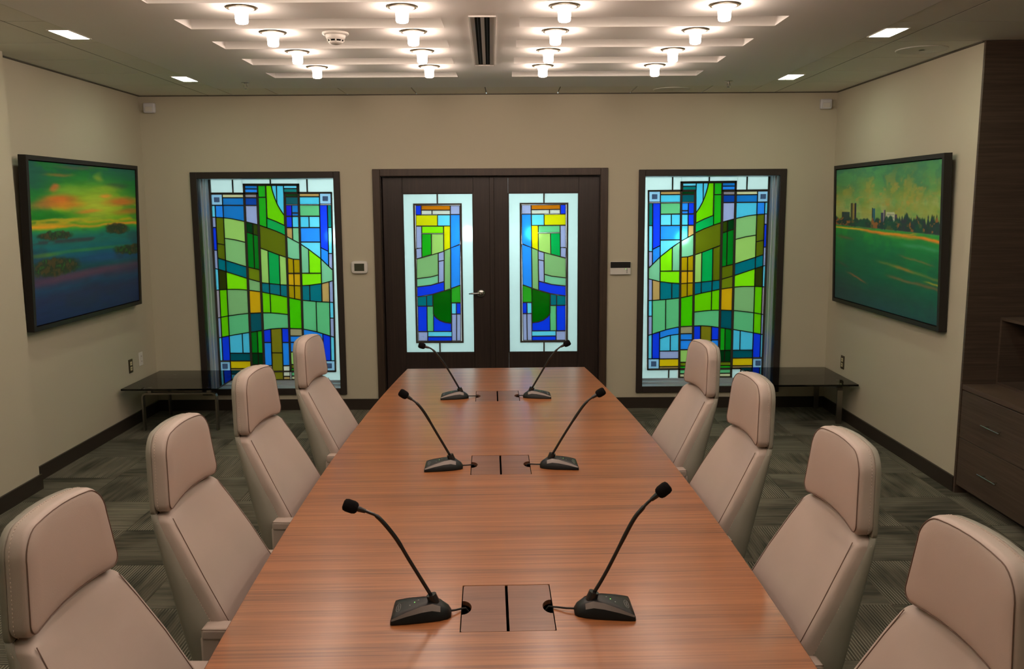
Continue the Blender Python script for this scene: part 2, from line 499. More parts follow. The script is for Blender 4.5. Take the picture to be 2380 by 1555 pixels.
# ---- ceiling: painted island with troughs, ring of lay-in tiles
def cx_off(y):
    return -0.021 * (y - 5.0)       # the ceiling layout runs very slightly askew to the walls
IX0, IX1, IY1 = -2.41, 2.07, 7.39
LAMP_Y = [6.285 - 0.617 * k for k in range(9)]
LAMP_X = [-1.317, -0.537, 0.252, 1.030]
TROUGH = [(LAMP_Y[k] + 0.265, LAMP_Y[k] + 0.52) for k in range(9)]
TRX = [(-1.738, -0.362), (0.046, 1.436)]
TRD = 0.16
VENT = (-0.243, -0.085, 4.65, 6.245)
def ceiling_island():
    m = MB()
    y = YB
    spans = sorted(TROUGH)
    def slab(xa, xb, ya, yb):
        if xb - xa < 1e-4 or yb - ya < 1e-4: return
        m.box(xa, xb, ya, yb, H, H + 0.02)
    prev = YB
    for (ya, yb) in spans:
        slab(IX0, IX1, prev, ya)
        s = cx_off((ya + yb) / 2)
        cuts = [IX0, TRX[0][0] + s, TRX[0][1] + s, TRX[1][0] + s, TRX[1][1] + s, IX1]
        slab(cuts[0], cuts[1], ya, yb); slab(cuts[2], cuts[3], ya, yb); slab(cuts[4], cuts[5], ya, yb)
        for k in (1, 3):
            a, b = cuts[k], cuts[k + 1]; z1 = H + TRD
            t = 0.02
            m.box(a - t, b + t, ya - t, yb + t, z1, z1 + 0.02)
            m.box(a - t, a, ya - t, yb + t, H + 0.02, z1); m.box(b, b + t, ya - t, yb + t, H + 0.02, z1)
            m.box(a, b, ya - t, ya, H + 0.02, z1); m.box(a, b, yb, yb + t, H + 0.02, z1)
        prev = yb
    slab(IX0, IX1, prev, IY1)
    # plenum lid above everything
    m.box(XL - 0.2, 3.7, YB - 0.2, CY, H + 0.22, H + 0.26)
    return m
ceil_o = struct(ceiling_island().build('ceiling', DRYWALL), 'painted ceiling with long recessed troughs inside a ring of ceiling tiles', 'ceiling')
def ctile(xa, xb, ya, yb):
    g = 0.0045
    mm = MB(); mm.box(xa + g, xb - g, ya + g, yb - g, H + 0.001, H + 0.015)
    return mm.build('ceiling_tile', TILEM, ceil_o)
mg = MB()
rowsL = [YB, -0.70, -0.10, 0.50, 1.10, 1.705, 2.31, 2.915, 3.52, 4.125, 4.73, 5.335, 5.94, 6.55, 7.155, D]
rowsR = [YB, -0.58, 0.03, 0.64, 1.25, 1.85, 2.455, 3.06, 3.665, 4.27, 4.875, 5.44, 6.04, 6.62, 7.22, D]
for a, b in zip(rowsL[:-1], rowsL[1:]):
    ctile(XL, -2.63, a, b); ctile(-2.63, IX0, a, b)
for a, b in zip(rowsR[:-1], rowsR[1:]):
    ctile(2.30, 3.5 if b < 5.5 else XR, a, b); ctile(IX1, 2.30, a, b)
bx = [IX0, -2.015, -1.42, -0.816, -0.21, 0.41, 1.04, 1.66, IX1]
for a, b in zip(bx[:-1], bx[1:]):
    ctile(a, b, IY1, D)
mg.box(XL, 3.5, YB, D, H + 0.016, H + 0.018)
mgb = MB()
mgb.box(-2.635, -2.625, YB, D, H + 0.002, H + 0.012)
mgb.box(2.295, 2.305, YB, D, H + 0.002, H + 0.012)
mgb.build('grid_rail', GRIDM, ceil_o)
# backing above the tiles (outside the island only)
mb_ = MB(); mb_.box(XL, IX0, YB, D, H + 0.016, H + 0.02); mb_.box(IX1, 3.5, YB, D, H + 0.016, H + 0.02); mb_.box(IX0, IX1, IY1, D, H + 0.016, H + 0.02)
mb_.build('tile_backing', GRIDM, ceil_o)
# shadow-line wall angle
ma = MB(); 
ma.box(XL, XL + 0.02, 5.6, D, H - 0.006, H); ma.box(XR - 0.02, XR, 5.44, D, H - 0.006, H); ma.box(XL, XR, D - 0.02, D, H - 0.006, H)
ma.build('wall_angle', GRIDM, ceil_o)

# ---- corridor behind the glass
m = MB(); m.box(-5.5, 5.2, 10.4, 10.6, 0, 2.9); m.box(-5.7, -5.5, CY, 10.6, 0, 2.9); m.box(5.2, 5.4, CY, 10.6, 0, 2.9)
struct(m.build('wall_corridor', CORRWALL), 'white corridor wall seen only as glow through the stained glass', 'wall')
m = MB(); m.box(-5.5, 5.2, CY, 10.6, -0.1, -0.002)
struct(m.build('floor_corridor', CORRFLOOR), 'pale corridor floor beyond the double doors', 'floor')
m = MB(); m.box(-5.5, 5.2, CY, 10.6, 2.9, 3.0)
struct(m.build('ceiling_corridor', CORRWALL), 'white corridor ceiling beyond the double doors', 'ceiling')
for k, x in enumerate((-3.2, -1.7, -0.2, 1.3, 2.8)):
    t = thing('corridor_light', 'long lit corridor ceiling panel, %s counting from the sunset painting side' % ['first', 'second', 'third', 'fourth', 'fifth'][k], 'light', (x, 9.35, 2.9), 0, 'corridor ceiling panels')
    mm = MB(); mm.box(-0.62, 0.62, -0.17, 0.17, -0.03, 0.0); mm.build('housing', WHITEP, t)
    mm = MB(); mm.box(-0.58, 0.58, -0.14, 0.14, -0.036, -0.0305); mm.build('diffuser', CORRGLASS, t)

GLOBE = emit('lit_opal_globe', CORR_COLOR, 90.0)  # globes added in the unseen corridor to make glow spots in the glass
for k, (x, z) in enumerate(((-2.08, 1.50), (-0.50, 1.52), (0.24, 1.52), (1.98, 1.46))):
    t = thing('corridor_sconce', 'lit opal globe on the corridor wall, %s counting from the sunset painting side' % ['first', 'second', 'third', 'fourth'][k], 'lamp', (x, 10.4, z), 0, 'corridor wall lamps')
    mm = MB(); mm.cyl((0, 0, 0), (0, -0.02, 0), 0.06, None, 20); mm.cyl((0, -0.02, 0), (0, -0.12, 0), 0.012, None, 12); mm.build('bracket', ALU, t)
    mm = MB(); mm.lathe([(0.001, -0.075)] + [(0.075 * math.cos(a), 0.075 * math.sin(a)) for a in np.linspace(-1.4, 1.4, 11)] + [(0.001, 0.075)], 20, (0, -0.19, 0)); mm.build('globe', GLOBE, t)

# ------------------------------------------------------------------ leaded glass
def offset_poly(poly, d):
    """offset a simple polygon outwards by d (negative = inwards)"""
    n = len(poly)
    ar = sum(poly[i][0] * poly[(i + 1) % n][1] - poly[(i + 1) % n][0] * poly[i][1] for i in range(n))
    sgn = 1 if ar > 0 else -1
    out = []
    for i in range(n):
        p0, p1, p2 = Vector(poly[i - 1]), Vector(poly[i]), Vector(poly[(i + 1) % n])
        a = (p1 - p0); b = (p2 - p1)
        if a.length < 1e-9 or b.length < 1e-9:
            out.append(tuple(p1)); continue
        a.normalize(); b.normalize()
        na = Vector((a.y, -a.x)) * sgn; nb = Vector((b.y, -b.x)) * sgn
        nn = na + nb
        if nn.length < 1e-6:
            out.append(tuple(p1 + na * d)); continue
        nn.normalize()
        k = d / max(0.35, nn.dot(na))
        out.append(tuple(p1 + nn * k))
    return out

def ring_prism(m, poly, outw, inw, y0, y1):
    """hollow outline bar following a polygon in (x,z)"""
    a = offset_poly(poly, outw); b = offset_poly(poly, -inw)
    n = len(poly)
    v = [(p[0], y0, p[1]) for p in a] + [(p[0], y0, p[1]) for p in b] + [(p[0], y1, p[1]) for p in a] + [(p[0], y1, p[1]) for p in b]
    f = []
    for i in range(n):
        j = (i + 1) % n
        f += [(i, j, j + n, i + n), (i + 2 * n, i + 3 * n, j + 3 * n, j + 2 * n), (i + n, j + n, j + 3 * n, i + 3 * n), (i, i + 2 * n, j + 2 * n, j)]
    m.add(v, f)

# colours as seen with the corridor light behind them
C = dict(LB=(75, 190, 222), LC=(98, 208, 236), B=(34, 132, 232), SB=(16, 112, 190), DB=(12, 56, 222), VB=(24, 24, 196), NB=(4, 60, 150),
         TE=(0, 106, 116), DT=(0, 80, 90), TG=(0, 112, 108), OL=(88, 98, 8), OB=(120, 112, 20), O2=(104, 118, 12), DO=(44, 50, 6),
         LO=(152, 196, 96), SG=(132, 184, 112), SA=(124, 172, 108), MI=(118, 188, 142), M2=(92, 180, 118), GR=(22, 158, 22), DG=(0, 112, 22),
         EG=(0, 154, 70), LG=(126, 220, 8), YG=(100, 196, 0), G3=(64, 186, 0), LV=(152, 162, 204), PK=(172, 156, 168), MV=(142, 134, 136),
         TN=(184, 148, 86), TA=(160, 148, 108), YE=(216, 180, 10), YO=(206, 156, 12), Y2=(166, 138, 2), CR=(210, 206, 158), CW=(220, 220, 196),
         BK=(0, 52, 16), BO=(40, 62, 4), SQ=(150, 200, 232), CL=(206, 232, 230), OR=(188, 108, 4), YL=(208, 206, 4), PC=(206, 210, 196), GG=(0, 88, 4), G4=(40, 152, 32))
BOOST = 1.0

def s_of(u):
    return 0.0513 - (u - 335) * 1.806e-5
CURVE = {
 'a': [(338, 690), (490, 700), (600, 712), (760, 745), (940, 790), (1060, 830), (1170, 870), (1285, 920), (1310, 940), (1470, 1025), (1600, 1110), (1755, 1230), (1900, 1370)],
 'b': [(960, 1086), (1080, 1130), (1215, 1180), (1320, 1215)],
 'c': [(400, 1210), (525, 1250), (785, 1330), (970, 1372)],
 'd': [(380, 1348), (530, 1395), (795, 1480), (980, 1532)],
 'e': [(980, 1538), (1090, 1549), (1230, 1564), (1490, 1579), (1620, 1569), (1770, 1549), (1915, 1511)],
 'g': [(390, 1635), (545, 1625), (700, 1624), (800, 1632), (985, 1656)],
 'f': [(985, 1656), (1100, 1679), (1230, 1704), (1320, 1726), (1500, 1762), (1700, 1782), (1920, 1793)],
 'h': [(405, 1996), (560, 1966), (700, 1947), (810, 1934), (985, 1927), (1105, 1927), (1200, 1934), (1345, 1950)],
 'i': [(425, 2253), (570, 2224), (700, 2201), (830, 2179), (1000, 2154), (1110, 2136), (1200, 2128), (1260, 2126), (1340, 2128), (1510, 2134), (1600, 2150), (1700, 2172), (1885, 2229), (1940, 2246)],
 'm': [(500, 963), (650, 985), (780, 1017)],
 'n': [(400, 1028), (520, 1052)],
 'q': [(775, 876), (955, 937)],
 'k': [(1050, 700), (1170, 745), (1295, 804)],
 'r': [(1745, 1082), (1860, 1138)],
 's': [(1305, 1208), (1400, 1235), (1490, 1238)],
 'w': [(1530, 2230), (1660, 2246), (1800, 2290)],
}
def curve_y(name, x):
    c = CURVE[name]
    xs = [p[0] for p in c]; ys = [p[1] for p in c]
    return float(np.interp(x, xs, ys))
def uy(u, y):
    """(u, spec) -> raw picture point on the slanted vertical u"""
    if isinstance(y, str):
        name, off = y[0], float(y[1:] or 0)
        yy = 1000.0
        for _ in range(5):
            x = u + s_of(u) * (yy - 400)
            yy = curve_y(name, x) + off
        return (u + s_of(u) * (yy - 400), yy)
    return (u + s_of(u) * (y - 400), y)

c0, c1, c2, c3L, c3, c3b, c4L, c4, c5, c6, c7, c7R, c7b, c8L, c8, c9, c10, c11 = 340, 383, 484, 752, 777, 860, 922, 947, 1046, 1188, 1276, 1299, 1373, 1455, 1478, 1733, 1834, 1882
W_PIECES = []
def P(col, ua, ub, top, bot, alt=None):
    n = 6 if (isinstance(top, str) or isinstance(bot, str)) else 1
    us = [ua + (ub - ua) * k / n for k in range(n + 1)]
    poly = [uy(u, top) for u in us] + [uy(u, bot) for u in reversed(us)]
    W_PIECES.append((col, alt or col, poly))
def R(col, pts, alt=None):
    W_PIECES.append((col, alt or col, pts))
# narrow outer strip
P('LC', c0, c1, 545, 690); P('LV', c0, c1, 695, 822); P('DB', c0, c1, 828, 1118); P('LV', c0, c1, 1122, 'd'); P('LC', c0, c1, 'd4', 'g')
P('PK', c0, c1, 'g', 'h'); P('LV', c0, c1, 'h', 'i'); P('LC', c0, c1, 'i', 2542)
# second strip
P('B', c1, c2, 545, 'a'); P('OL', c1, c2, 'a', 'n'); P('OL', c1, c2, 'n', 'c'); P('TE', c1, c2, 'c', 'd'); P('DO', c1, c2, 'd', 'g')
P('YG', c1, c2, 'g', 'h'); P('YG', c1, c2, 'h', 'i'); P('DB', c1, c2, 'i', 2542)
# wide column
P('CR', c2, c3L, 400, 438); P('SB', c2, c3L, 446, 536, 'SB'); P('SB', c2, c3L, 545, 'a', 'LB'); P('LO', c2, c3L, 'a', 'm', 'SG'); P('SG', c2, c3L, 'm', 'c', 'LO')
P('TE', c2, c3L, 'c', 'd'); P('LG', c2, c3L, 'd', 'g'); P('SA', c2, c3L, 'g', 'h'); P('M2', c2, c3L, 'h', 'i')
P('LB', c2, 658, 'i', 2444); P('LB', 658, c3L, 'i', 2444); P('DT', c2, c3L, 2449, 2544); P('YE', c2, c3L, 2551, 2644); P('TN', c2, c3L, 2651, 2672)
# column inside the thick bars
P('SB', c3, 935, 287, 325); P('B', c3, 935, 332, 374); P('MV', c3, c4L, 400, 438); P('NB', c3, c4L, 446, 536); P('LV', c3, c4L, 545, 'a')
P('BK', c3, c3b, 'a', 'q'); P('BO', c3b, c4L, 'a', 'q'); P('DG', c3, c3b, 'q', 'c'); P('DG', c3b, c4L, 'q', 'c')
P('O2', c3, c4L, 'c', 'd', 'OL'); P('SA', c3, c4L, 'd', 'g', 'O2'); P('YO', c3, c4L, 'g', 'h'); P('DT', c3, c4L, 'h', 'i')
P('DG', c3, c3b, 'i', 2444); P('GR', c3b, c4L, 'i', 2444); P('BK', c3, c3b, 2449, 2592); P('BK', c3b, c4L, 2449, 2592); P('O2', c3, c4L, 2598, 2640); P('GR', c3, c4L, 2645, 2672)
P('M2', c3, c4L, 2694, 2738); P('CR', c3, c4L, 2746, 2782)
# centre
P('GR', 947, 1040, 287, 433); P('GR', c4, 1042, 440, 'a')
R('YG', [(1046, 287), (1110, 287), (1122, 340), (1140, 400), (1163, 465), (1190, 530), (1232, 605), (1280, 672), (1283, 798), (1170, 747), (1064, 706)])
R('LB', [(1118, 287), (1177, 287), (1184, 500), (1166, 460), (1146, 400), (1128, 340)])
R('LB', [(1184, 287), (1272, 287), (1279, 662), (1236, 598), (1198, 532), (1189, 510)])
P('EG', 1044, c7, 'k', 'a')
P('OL', c4, c7, 'a', 'b')
P('LO', c4, 1044, 'b', 'e', 'OL'); P('EG', 1044, c6, 'b', 'e'); P('LO', c6, c7, 'b', 'e')
P('TE', c4, 1046, 'e', 'f'); P('TE', 1046, c6, 'e', 'f'); P('TE', c6, c7, 'e', 'f')
P('YG', c4, 1050, 'f', 'h'); P('YG', 1050, c7, 'f', 'h'); P('M2', c4, c7, 'h', 'i')
P('DB', c4, 1042, 'i', 2306); P('OB', 1042, c6, 'i', 2440); P('DB', c6, c7, 'i', 2306); P('B', c4, 1042, 2313, 2604); P('B', c6, c7, 2313, 2604)
P('OB', 1042, c6, 2446, 2786); P('CW', c4, 1042, 2612, 2742); P('CW', c6, c7, 2612, 2742); P('TN', c4, 1042, 2752, 2784); P('TN', c6, c7, 2752, 2784)
# column between the other thick bars
P('LC', 1276, 1446, 287, 320); P('TG', 1276, 1446, 327, 370); P('BK', c7R, c8L, 392, 426); P('DT', c7R, c8L, 434, 527)
P('VB', c7R, c7b, 540, 676, 'DB'); P('SB', c7b, c8L, 540, 634, 'B'); P('SB', c7b, c8L, 644, 676, 'B'); P('DB', c7R, c7b, 688, 823); P('LB', c7b, c8L, 688, 823)
P('TN', c7R, c7b, 832, 'a'); P('MI', c7b, c8L, 832, 'a', 'LB'); P('MI', c7R, c8L, 'a', 's'); P('Y2', c7R, c7b, 's', 1412); P('Y2', c7b, c8L, 's', 1412)
P('YO', c7R, c7b, 1424, 'e'); P('YO', c7b, c8L, 1424, 'e'); P('Y2', c7R, c7b, 'e', 'f'); P('Y2', c7b, c8L, 'e', 'f'); P('G3', c7R, c8L, 'f', 'i')
P('TA', c7R, c8L, 'i', 2222); P('B', c7R, c8L, 2229, 2304); P('B', c7R, c8L, 2311, 2428); P('LO', c7R, c8L, 2436, 2590); P('O2', c7R, c8L, 2598, 2640); P('GR', c7R, c8L, 2645, 2672)
P('M2', c7R, c8L, 2694, 2738); P('CR', c7R, c8L, 2746, 2782)
# wide column, door side
P('TN', c8, c9, 390, 425); P('LB', c8, c9, 433, 527); P('M2', c8, c9, 540, 676); P('LB', c8, 1592, 686, 823); P('LC', 1592, c9, 686, 823); P('B', c8, c9, 832, 1009)
P('LC', c8, c9, 1018, 'a'); P('MI', c8, 1575, 'a', 1412); P('LG', 1575, c9, 'a', 1412); P('LG', c8, c9, 1420, 'e')
P('TE', c8, 1576, 'e', 'f'); P('TE', 1576, c9, 'e', 'f'); P('TN', c9, c10, 'e', 'f'); P('M2', c8, 1655, 'f', 'i'); P('M2', 1655, c10, 'f', 'i')
P('B', c8, c9, 'i', 'w'); P('LB', c8, 1590, 'w', 2444); P('LB', 1590, c9, 'w', 2444); P('LV', c8, c9, 2449, 2544); P('YE', c8, c9, 2551, 2644); P('TN', c8, c9, 2651, 2672)
# outer strip, door side
P('DB', c9, c10, 538, 'r'); P('B', c9, c10, 'r', 'a'); P('TG', c10, c11, 538, 823); P('LC', c10, c11, 829, 1158); P('LV', c10, c11, 1164, 'a'); P('MI', c9, c11, 'a', 'e')
P('LV', c10, c11, 'e', 'f'); P('LC', c10, c11, 'f', 1992); P('LV', c10, c11, 1998, 'i'); P('DB', c9, c10, 'i', 2542); P('LC', c10, c11, 'i', 2542)

PY = 8.14                         # plane of the window glass
ZS = 5.5525
def win_xz(pt):
    return unproject(430 + pt[0] / ZS, 380 + pt[1] / ZS, PY)

def glass_piece(poly, col, parent, yc, th=0.006, name='glass_pane', boost=None):
    m = MB(); m.prism_y(poly, yc - th / 2, yc + th / 2)
    return m.build(name, stained(C[col], BOOST if boost is None else boost), parent)

def build_window(idx, mirror, label):
    w = WIN[idx]
    root = thing('window_%d' % (idx + 1), label, 'window', ((w[0] + w[1]) / 2, D, w[2]), 0, None, 'structure')
    ox, oz = root.location.x, root.location.z
    def mapx(x):
        return (-x - 0.390) if mirror else x
    def loc(pt):
        x, z = win_xz(pt)
        return (mapx(x) - ox, z - oz)
    yc = PY - D
    came = MB(); n = 0
    for (cl, alt, poly) in W_PIECES:
        pl = [loc(p) for p in poly]
        # drop doubled points
        q = []
        for p in pl:
            if not q or (abs(p[0] - q[-1][0]) + abs(p[1] - q[-1][1])) > 1e-4: q.append(p)
        if abs(q[0][0] - q[-1][0]) + abs(q[0][1] - q[-1][1]) < 1e-4: q.pop()
        glass_piece(q, alt if mirror else cl, root, yc)
        ring_prism(came, q, 0.0042, 0.0022, yc - 0.006, yc + 0.006)
    # corner blocks with a grey nugget
    for (ua, ub, ya, yb) in ((c0, c2 - 6, 400, 535), (c9 + 6, c11, 387, 520), (c0, c2 - 6, 2559, 2672), (c9 + 6, c11, 2547, 2672)):
        pl = [loc(uy(ua, ya)), loc(uy(ub, ya)), loc(uy(ub, yb)), loc(uy(ua, yb))]
        o = glass_piece(pl, 'SQ', root, yc, name='corner_block')
        ring_prism(came, pl, 0.006, 0.002, yc - 0.006, yc + 0.006)
        um, ym = (ua + ub) / 2, (ya + yb) / 2
        pl2 = [loc(uy(um - 33, ym - 31)), loc(uy(um + 33, ym - 31)), loc(uy(um + 33, ym + 31)), loc(uy(um - 33, ym + 31))]
        m = MB(); m.prism_y(pl2, yc - 0.012, yc + 0.008); m.build('nugget', stained((112, 108, 128)), o)
    # thick bars of the layout
    def bar(pa, pb, half):
        a = Vector(loc(pa)); b = Vector(loc(pb)); d = (b - a).normalized(); nrm = Vector((-d.y, d.x)) * half
        came.prism_y([tuple(a + nrm), tuple(b + nrm), tuple(b - nrm), tuple(a - nrm)], yc - 0.008, yc + 0.008)
    k = 0.00072
    for u, ya, yb, half in ((c3 - 12, 265, 2800, 12), (c4 - 12, 378, 2690, 13), (c7 + 11, 378, 2690, 12), (c8 - 12, 265, 2800, 13), (c0 - 8, 378, 2690, 9), (c11 + 8, 372, 2690, 9)):
        bar(uy(u, ya), uy(u, yb), half * k)
    for ua, ub, y, half in ((c0 - 14, c4, 386, 11), (c7, c11 + 14, 378, 11), (c3 - 24, c8 + 1, 272, 12), (c0 - 14, c11 + 14, 2682, 10), (c3 - 24, c8 + 1, 2796, 12)):
        bar(uy(ua, y), uy(ub, y), half * k)
    # pale border panes
    xa, xb = -2.790 , -1.540
    za, zb = 0.205, 2.11
    def border(x0, x1, z0, z1):
        pl = [(mapx(x0) - ox, z0 - oz), (mapx(x1) - ox, z0 - oz), (mapx(x1) - ox, z1 - oz), (mapx(x0) - ox, z1 - oz)]
        glass_piece(pl, 'CL', root, yc, name='border_pane')
    X = lambda u, y: win_xz(uy(u, y))[0]
    Z = lambda u, y: win_xz(uy(u, y))[1]
    t1 = Z(600, 378); t2 = Z(1100, 268); b1 = Z(600, 2690); b2 = Z(1100, 2806)
    xl, xr = X(c0 - 14, 1500), X(c11 + 14, 1500); m0, m1 = X(c3 - 24, 1500), X(c8 + 1, 1500)
    xs1, xs2, xs3 = X(622, 300), X(1108, 240), X(1580, 300)
    gp = 0.006
    border(xa, xs1 - gp, t1, zb); border(xs1 + gp, m0, t1, zb); border(m0, xs2 - gp, t2, zb); border(xs2 + gp, m1, t2, zb); border(m1, xs3 - gp, t1, zb); border(xs3 + gp, xb, t1, zb)
    border(xa, xl, b1, t1); border(xr, xb, b1, t1)
    border(xa, xs1 - gp, za, b1); border(xs1 + gp, m0, za, b1); border(m0, xs2 - gp, za, b2); border(xs2 + gp, m1, za, b2); border(m1, xs3 - gp, za, b1); border(xs3 + gp, xb, za, b1)
    for xx, z0, z1 in ((xs1, t1, zb), (xs2, t2, zb), (xs3, t1, zb), (xs1, za, b1), (xs2, za, b2), (xs3, za, b1)):
        a, b = sorted((mapx(xx - gp) - ox, mapx(xx + gp) - ox))
        came.box(a, b, yc - 0.007, yc + 0.007, z0 - oz, z1 - oz)
    came.build('lead_came', LEAD, root)
    # casing
    hw = (w[1] - w[0]) / 2; ht = w[3] - w[2]; cw = 0.057
    for nm, bx_ in (('casing', (-hw, -hw + cw, 0, ht)), ('casing', (hw - cw, hw, 0, ht)), ('casing', (-hw + cw, hw - cw, ht - cw, ht)), ('casing', (-hw + cw, hw - cw, 0, cw))):
        mm = MB(); mm.rbox(bx_[0], bx_[1], -0.022, 0.0, bx_[2], bx_[3], 0.003, 1); mm.build(nm, WINFRAME, root)
    # reveal lining: grey aluminium channels
    iw = hw - cw
    for sx in (-1, 1):
        mm = MB()
        for (ya, yb, pr, ) in ((0.0, 0.10, 0.0), (0.10, 0.16, 0.010), (0.16, 0.30, 0.004)):
            a, b = sorted((sx * (iw - pr), sx * (iw + 0.025)))
            mm.box(a, b, ya, yb, 0.03, ht - 0.03)
        mm.build('jamb', ALU, root)
        mm = MB(); a, b = sorted((sx * (iw - 0.014), sx * (iw - 0.008))); mm.box(a, b, 0.155, 0.161, cw, ht - cw); mm.build('jamb_bead', ALULINE, root)
        mm = MB(); a, b = sorted((sx * (iw - 0.003), sx * (iw + 0.01))); mm.box(a, b, 0.0, 0.05, cw - 0.01, ht - cw + 0.01); mm.build('inner_frame', WINFRAME, root)
        mm = MB(); a, b = sorted((sx * (iw - 0.018), sx * (iw + 0.01))); mm.box(a, b, 0.275, 0.30, cw - 0.02, ht - cw + 0.01); mm.build('channel', LEAD, root)
    mm = MB(); mm.box(-iw - 0.02, iw + 0.02, 0.0, 0.31, cw - 0.028, cw); mm.box(-iw, iw, 0.12, 0.135, cw, cw + 0.012); mm.box(-iw, iw, 0.27, 0.285, cw, cw + 0.018)
    mm.build('sill', ALU, root)
    mm = MB(); mm.box(-iw - 0.02, iw + 0.02, 0.0, 0.31, ht - cw, ht - cw + 0.027); mm.build('head_lining', ALU, root)
    return root
build_window(0, False, 'stained glass window beside the sunset painting wall')
build_window(1, True, 'stained glass window beside the skyline painting wall')

# ---- doors
DPY = D + 0.085                    # plane of the glass in the doors
DS = 3.1107
def door_xz(pt):
    return unproject(860 + pt[0] / DS, 380 + pt[1] / DS, DPY)
DP = []
def Q(col, pts, alt=None):
    DP.append((col, alt or col, pts))
def QR(col, x0, x1, y0, y1, alt=None):
    # the panel leans a little in the picture: x shifts 13 px over its height
    def s(x, y): return (x + (y - 305) * 0.0135 * (660 - x) / 330.0, y)
    Q(col, [s(x0, y0), s(x1, y0), s(x1, y1), s(x0, y1)], alt)
QR('DB', 331, 368, 305, 370); QR('OR', 372, 578, 305, 335); QR('LV', 583, 648, 305, 367); QR('PC', 372, 446, 340, 368); QR('PC', 450, 578, 340, 368)
QR('YL', 332, 486, 374, 450); QR('LC', 489, 578, 373, 450); Q('B', [(583, 371), (649, 371), (651, 581), (584, 610)])
QR('LV', 332, 370, 455, 612); Q('LV', [(334, 618), (372, 612), (374, 678), (337, 688)])
QR('LG', 374, 529, 455, 504, 'M2'); Q('GR', [(376, 510), (442, 510), (443, 658), (377, 677)], 'EG'); Q('LO', [(446, 510), (531, 510), (532, 633), (446, 660)])
Q('YL', [(534, 453), (579, 453), (580, 611), (536, 630)])
Q('SA', [(338, 692), (375, 683), (445, 663), (491, 650), (493, 803), (440, 818), (339, 831)]); Q('LV', [(495, 650), (534, 637), (535, 698), (496, 706)])
Q('LV', [(497, 710), (534, 702), (534, 852), (497, 862)]); Q('SA', [(538, 632), (581, 614), (582, 904), (539, 918)]); Q('B', [(585, 611), (652, 587), (652, 878), (586, 902)])
Q('MI', [(340, 835), (440, 822), (493, 808), (493, 862), (440, 878), (341, 890)]); Q('DB', [(342, 894), (440, 882), (535, 857), (536, 918), (450, 944), (343, 962)])
Q('G4', [(588, 906), (653, 882), (655, 1004), (588, 1006)])
Q('TE', [(344, 966), (407, 958), (408, 1029), (345, 1030)]); Q('TE', [(410, 957), (452, 949), (453, 1029), (411, 1029)])
Q('GG', [(456, 947), (536, 924), (586, 909), (588, 1152), (545, 1147), (505, 1132), (474, 1108), (458, 1086)])
QR('DB', 337, 403, 1033, 1213); QR('M2', 406, 452, 1033, 1213); Q('DB', [(460, 1098), (476, 1116), (506, 1138), (545, 1152), (588, 1157), (589, 1212), (461, 1213)])
QR('LC', 589, 621, 1010, 1086); QR('DB', 625, 655, 1010, 1086); QR('LV', 590, 623, 1090, 1280); QR('LV', 627, 655, 1090, 1280)
QR('LC', 410, 589, 1216, 1250); QR('LV', 338, 406, 1218, 1282); QR('DB', 410, 589, 1254, 1282)

DCX = -0.183                       # meeting line of the two leaves
def build_door(idx, mirror, label):
    xo = DOOR[0] + 0.073 if not mirror else DOOR[1] - 0.066
    root = thing('door_%d' % (idx + 1), label, 'door', ((xo + DCX) / 2, D + 0.06, 0.0), 0, None, 'structure')
    ox = root.location.x
    def mx(x): return (-x - 0.368) if mirror else x
    yc = DPY - (D + 0.06)
    gx = sorted((mx(-0.972) - ox, mx(-0.340) - ox)); gz = (0.510, 1.955)
    lx = sorted((xo - ox, DCX - ox)); top = 2.098
    lx = [lx[0] + 0.003, lx[1] - 0.0015]
    th = (0.0, 0.045)
    for nm, b in (('stile', (lx[0], gx[0], 0.008, top)), ('stile', (gx[1], lx[1], 0.008, top)), ('top_rail', (gx[0] + 0.0008, gx[1] - 0.0008, gz[1], top)), ('bottom_rail', (gx[0] + 0.0008, gx[1] - 0.0008, 0.008, gz[0]))):
        mm = MB(); mm.rbox(b[0], b[1], th[0], th[1], b[2], b[3], 0.0015, 1); mm.build(nm, DARKWOOD, root)
    # glazing bead
    bd = MB()
    t = 0.008
    ring_prism(bd, [(gx[0], gz[0]), (gx[1], gz[0]), (gx[1], gz[1]), (gx[0], gz[1])], 0.0, t, 0.004, 0.016)
    bd.build('glazing_bead', DARKWOOD, root)
    came = MB(); xs = []; zs = []
    for cl, alt, poly in DP:
        q = []
        for p in poly:
            x, z = door_xz(p); q.append((mx(x) - ox, z)); xs.append(mx(x) - ox); zs.append(z)
        glass_piece(q, alt if mirror else cl, root, yc)
        ring_prism(came, q, 0.0032, 0.0018, yc - 0.005, yc + 0.005)
    x0, x1, z0, z1 = min(xs) - 0.003, max(xs) + 0.003, min(zs) - 0.003, max(zs) + 0.003
    ring_prism(came, [(x0, z0), (x1, z0), (x1, z1), (x0, z1)], 0.016, 0.0, yc - 0.008, yc + 0.008)
    cxm = (x0 + x1) / 2; hb = 0.006
    for a, b in ((x0 - 0.016, z1 + 0.016), (0, 0)):
        pass
    came.box(cxm - hb, cxm + hb, yc - 0.007, yc + 0.007, z1 + 0.01, gz[1]); came.box(cxm - hb, cxm + hb, yc - 0.007, yc + 0.007, gz[0], z0 - 0.01)
    came.build('lead_came', LEAD, root)
    e = 0.014
    for sx in (0, 1):
        a, b = (gx[0] + 0.002, cxm) if sx == 0 else (cxm, gx[1] - 0.002)
        xi = x0 - e if sx == 0 else x1 + e
        A = (gx[0] + 0.002) if sx == 0 else (gx[1] - 0.002)
        poly = [(A, gz[0]), (cxm, gz[0]), (cxm, z0 - e), (xi, z0 - e), (xi, z1 + e), (cxm, z1 + e), (cxm, gz[1]), (A, gz[1])]
        glass_piece(poly, 'CL', root, yc, name='border_pane')
    return root
